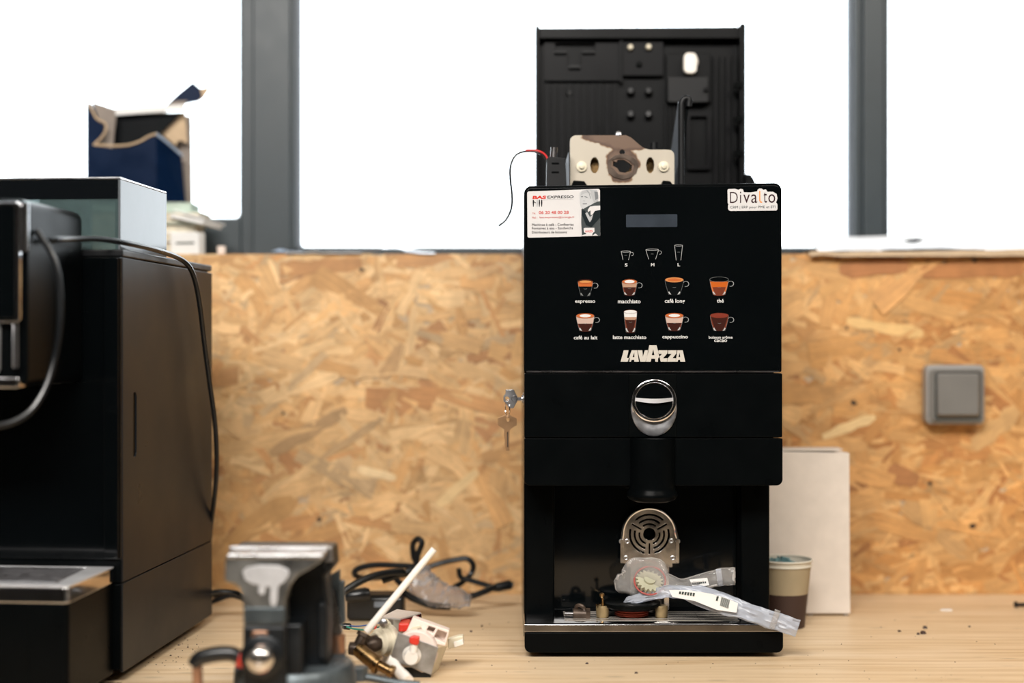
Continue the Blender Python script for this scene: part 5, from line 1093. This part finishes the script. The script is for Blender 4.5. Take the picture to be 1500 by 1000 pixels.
build('frame', MB().prism([pq(*p) for p in ((785, 182), (1188, 325), (1140, 495), (1060, 480), (700, 365))], 0.016, pf(1.702), holes=[[pq(*p) for p in ((960, 275), (1035, 300), (1010, 355), (935, 325))], [pq(*p) for p in ((1060, 315), (1160, 350), (1130, 460), (1015, 400))]]), M['pink_white'], u2, bevel=0.001)
build('frame_back', MB().prism([pq(*p) for p in ((800, 195), (1175, 335), (1130, 470), (720, 350))], 0.002, pf(1.716)), M['pink_white'], u2)
build('tab', MB().prism([pq(*p) for p in ((770, 295), (870, 272), (880, 290), (780, 322))], 0.004, pf(1.699)), M['cream_pl'], u2)
build('pin', MB().lathe(PP(775, 590, 1.690), (0, -1, -.05), [(0, .0115), (.003, .0112), (.005, .0088), (.014, .0086), (.0155, .0078)], 28), M['white_pl'], u2)
build('pin_arm', MB().cyl(PP(785, 570, 1.678), PP(800, 470, 1.678), 0.0048), M['white_pl'], u2)
build('cap', MB().prism([pq(*p) for p in ((748, 405), (790, 388), (860, 400), (850, 470), (835, 492), (762, 478), (742, 450))], 0.010, pf(1.672)), M['red'], u2, bevel=0.0015, label='small red cap')
build('connector', MB().prism([pq(*p) for p in ((1170, 420), (1290, 385), (1340, 380), (1345, 480), (1240, 520), (1170, 525))], 0.012, pf(1.735)), M['cream_pl'], u2, bevel=0.0015)
build('connector', MB().prism([pq(*p) for p in ((1230, 455), (1335, 420), (1345, 480), (1240, 515))], 0.004, pf(1.730)), M['white_pl'], u2, bevel=0.001)
build('foot', MB().box(PP(600, 0, 1.69).x, PP(980, 0, 1.69).x, 1.694, 1.725, 0.0, 0.012), M['cast_dark'], u2)
build('elbow_hose', MB().tube([PP(505, 650, 1.69), PP(560, 680, 1.69), PP(620, 760, 1.68), PP(690, 830, 1.665), PP(735, 880, 1.655)], 0.0070, 14, 6), M['tube_white'], u2)
cable('wire', [P(490, 912, 1.80), P(505, 917, 1.80), P(520, 921, 1.78), P(538, 922, 1.76), P(556, 918, 1.75)], 0.0011, M['teal'], 'thin teal wire behind the vise leading to the pump')
cable('wire', [P(490, 911, 1.805), P(505, 915, 1.805), P(522, 917, 1.79), P(540, 915, 1.77), P(556, 912, 1.76)], 0.0009, M['blue_wire'], 'thin blue wire behind the vise beside the teal one')
tag(build('wire_plug', MB().lathe(P(501, 916.5, 1.80), (1, 0.1, -.1), [(0, .003), (.003, .0042), (.010, .0042), (.012, .002)], 14), M['rubber']), 'small black plug at the end of the teal wire', 'plug')

# ------------------------------------------------------------------ cables and bag at the back
cable('cable', [P(596, 862, 2.10), P(580, 845, 2.10), P(606, 832, 2.10), P(612, 812, 2.10), P(618, 795, 2.10), P(612, 789, 2.105), P(605, 797, 2.11), P(606, 815, 2.11), P(610, 828, 2.11), P(585, 828, 2.11), P(550, 827, 2.11), P(526, 832, 2.11), P(519, 840, 2.11), P(530, 846, 2.12), P(560, 845, 2.13), P(600, 840, 2.14), P(640, 826, 2.15), P(665, 820, 2.15), P(684, 818, 2.15), P(693, 827, 2.15), P(690, 840, 2.15), P(678, 852, 2.14), P(665, 860, 2.13)], 0.0044, M['rubber'], 'black cable looping over the pile by the wall')
cable('cable', [P(560, 850, 2.02), P(590, 838, 2.02), P(560, 840, 2.00), P(530, 850, 1.98), P(500, 868, 1.96), P(480, 880, 1.95)], 0.0052, M['rubber'], 'thicker grey black cable sloping down towards the vise')
cable('cable', [P(672, 832, 2.13), P(675, 845, 2.13), P(690, 850, 2.13), P(710, 856, 2.13), P(728, 861, 2.13)], 0.0040, M['rubber'], 'short black cable end in front of the looped cable')
cable('cable', [P(680, 876, 2.10), P(700, 870, 2.10), P(722, 861, 2.11), P(740, 855, 2.12), P(752, 857, 2.12)], 0.0046, M['rubber'], 'black cable ending in a plug beside the main machine')
tag(build('plug', MB().lathe(P(722, 861.5, 2.112), P(752, 855, 2.125) - P(722, 861.5, 2.112), [(0, .005), (.008, .0072), (.028, .0075), (.031, .004)], 18), M['rubber']), 'black plug lying by the wall left of the main machine', 'plug')
cable('cable', [P(590, 866, 2.06), P(605, 876, 2.06), P(630, 886, 2.06), P(650, 888, 2.06), P(660, 888, 2.06)], 0.0050, M['rubber'], 'black cable running under the crumpled plastic bag')
cable('cable', [P(308, 868, 2.02), P(325, 866, 2.03), P(345, 868, 2.03), P(358, 874, 2.02), P(375, 886, 2.02)], 0.0036, M['rubber'], 'black cable on the worktop between left machine and vise')
cable('cable', [P(303, 884, 2.06), P(320, 878, 2.06), P(340, 872, 2.06), P(365, 880, 2.06)], 0.0034, M['rubber'], 'second black cable crossing behind the vise at its left')
pa = Thing('power_adapter', 'black power adapter block under the cables behind the pump', 'adapter', P(545, 880, 2.04), ground=True)
build('case', MB().box(P(508, 0, 2.04).x, P(592, 0, 2.04).x, 2.03, 2.075, 0.001, 0.036), M['rubber'], pa, bevel=0.006, seg=3)
build('case_rib', MB().box(P(520, 0, 2.04).x, P(575, 0, 2.04).x, 2.035, 2.07, 0.036, 0.0375), M['charcoal'], pa, bevel=0.0006)
build('plug_body', MB().lathe(P(505, 874, 2.02), (1, 0.1, 0.1), [(0, .006), (.006, .0095), (.03, .0105), (.036, .008)], 20), M['rubber'], pa)
build('sticker', MB().box(P(548, 0, 2.03).x, P(572, 0, 2.03).x, 2.0294, 2.0299, 0.021, 0.029), M['gasket'], pa)
cb_ = Thing('crumpled_bag', 'crumpled grey clear plastic bag on the cable pile by the wall', 'bag', P(640, 885, 2.07), ground=True)
build('film', bag_mesh([(622, 828, 2.10, 9, 0), (618, 842, 2.09, 16, 0), (620, 858, 2.07, 24, 5), (636, 868, 2.06, 22, 8), (655, 873, 2.05, 17, 5), (672, 876, 2.05, 15, 0), (690, 880, 2.05, 8, 0)], wrinkle=0.0032, puff=0.010, seed=9, n=30, m=10), M['bag3'], cb_)
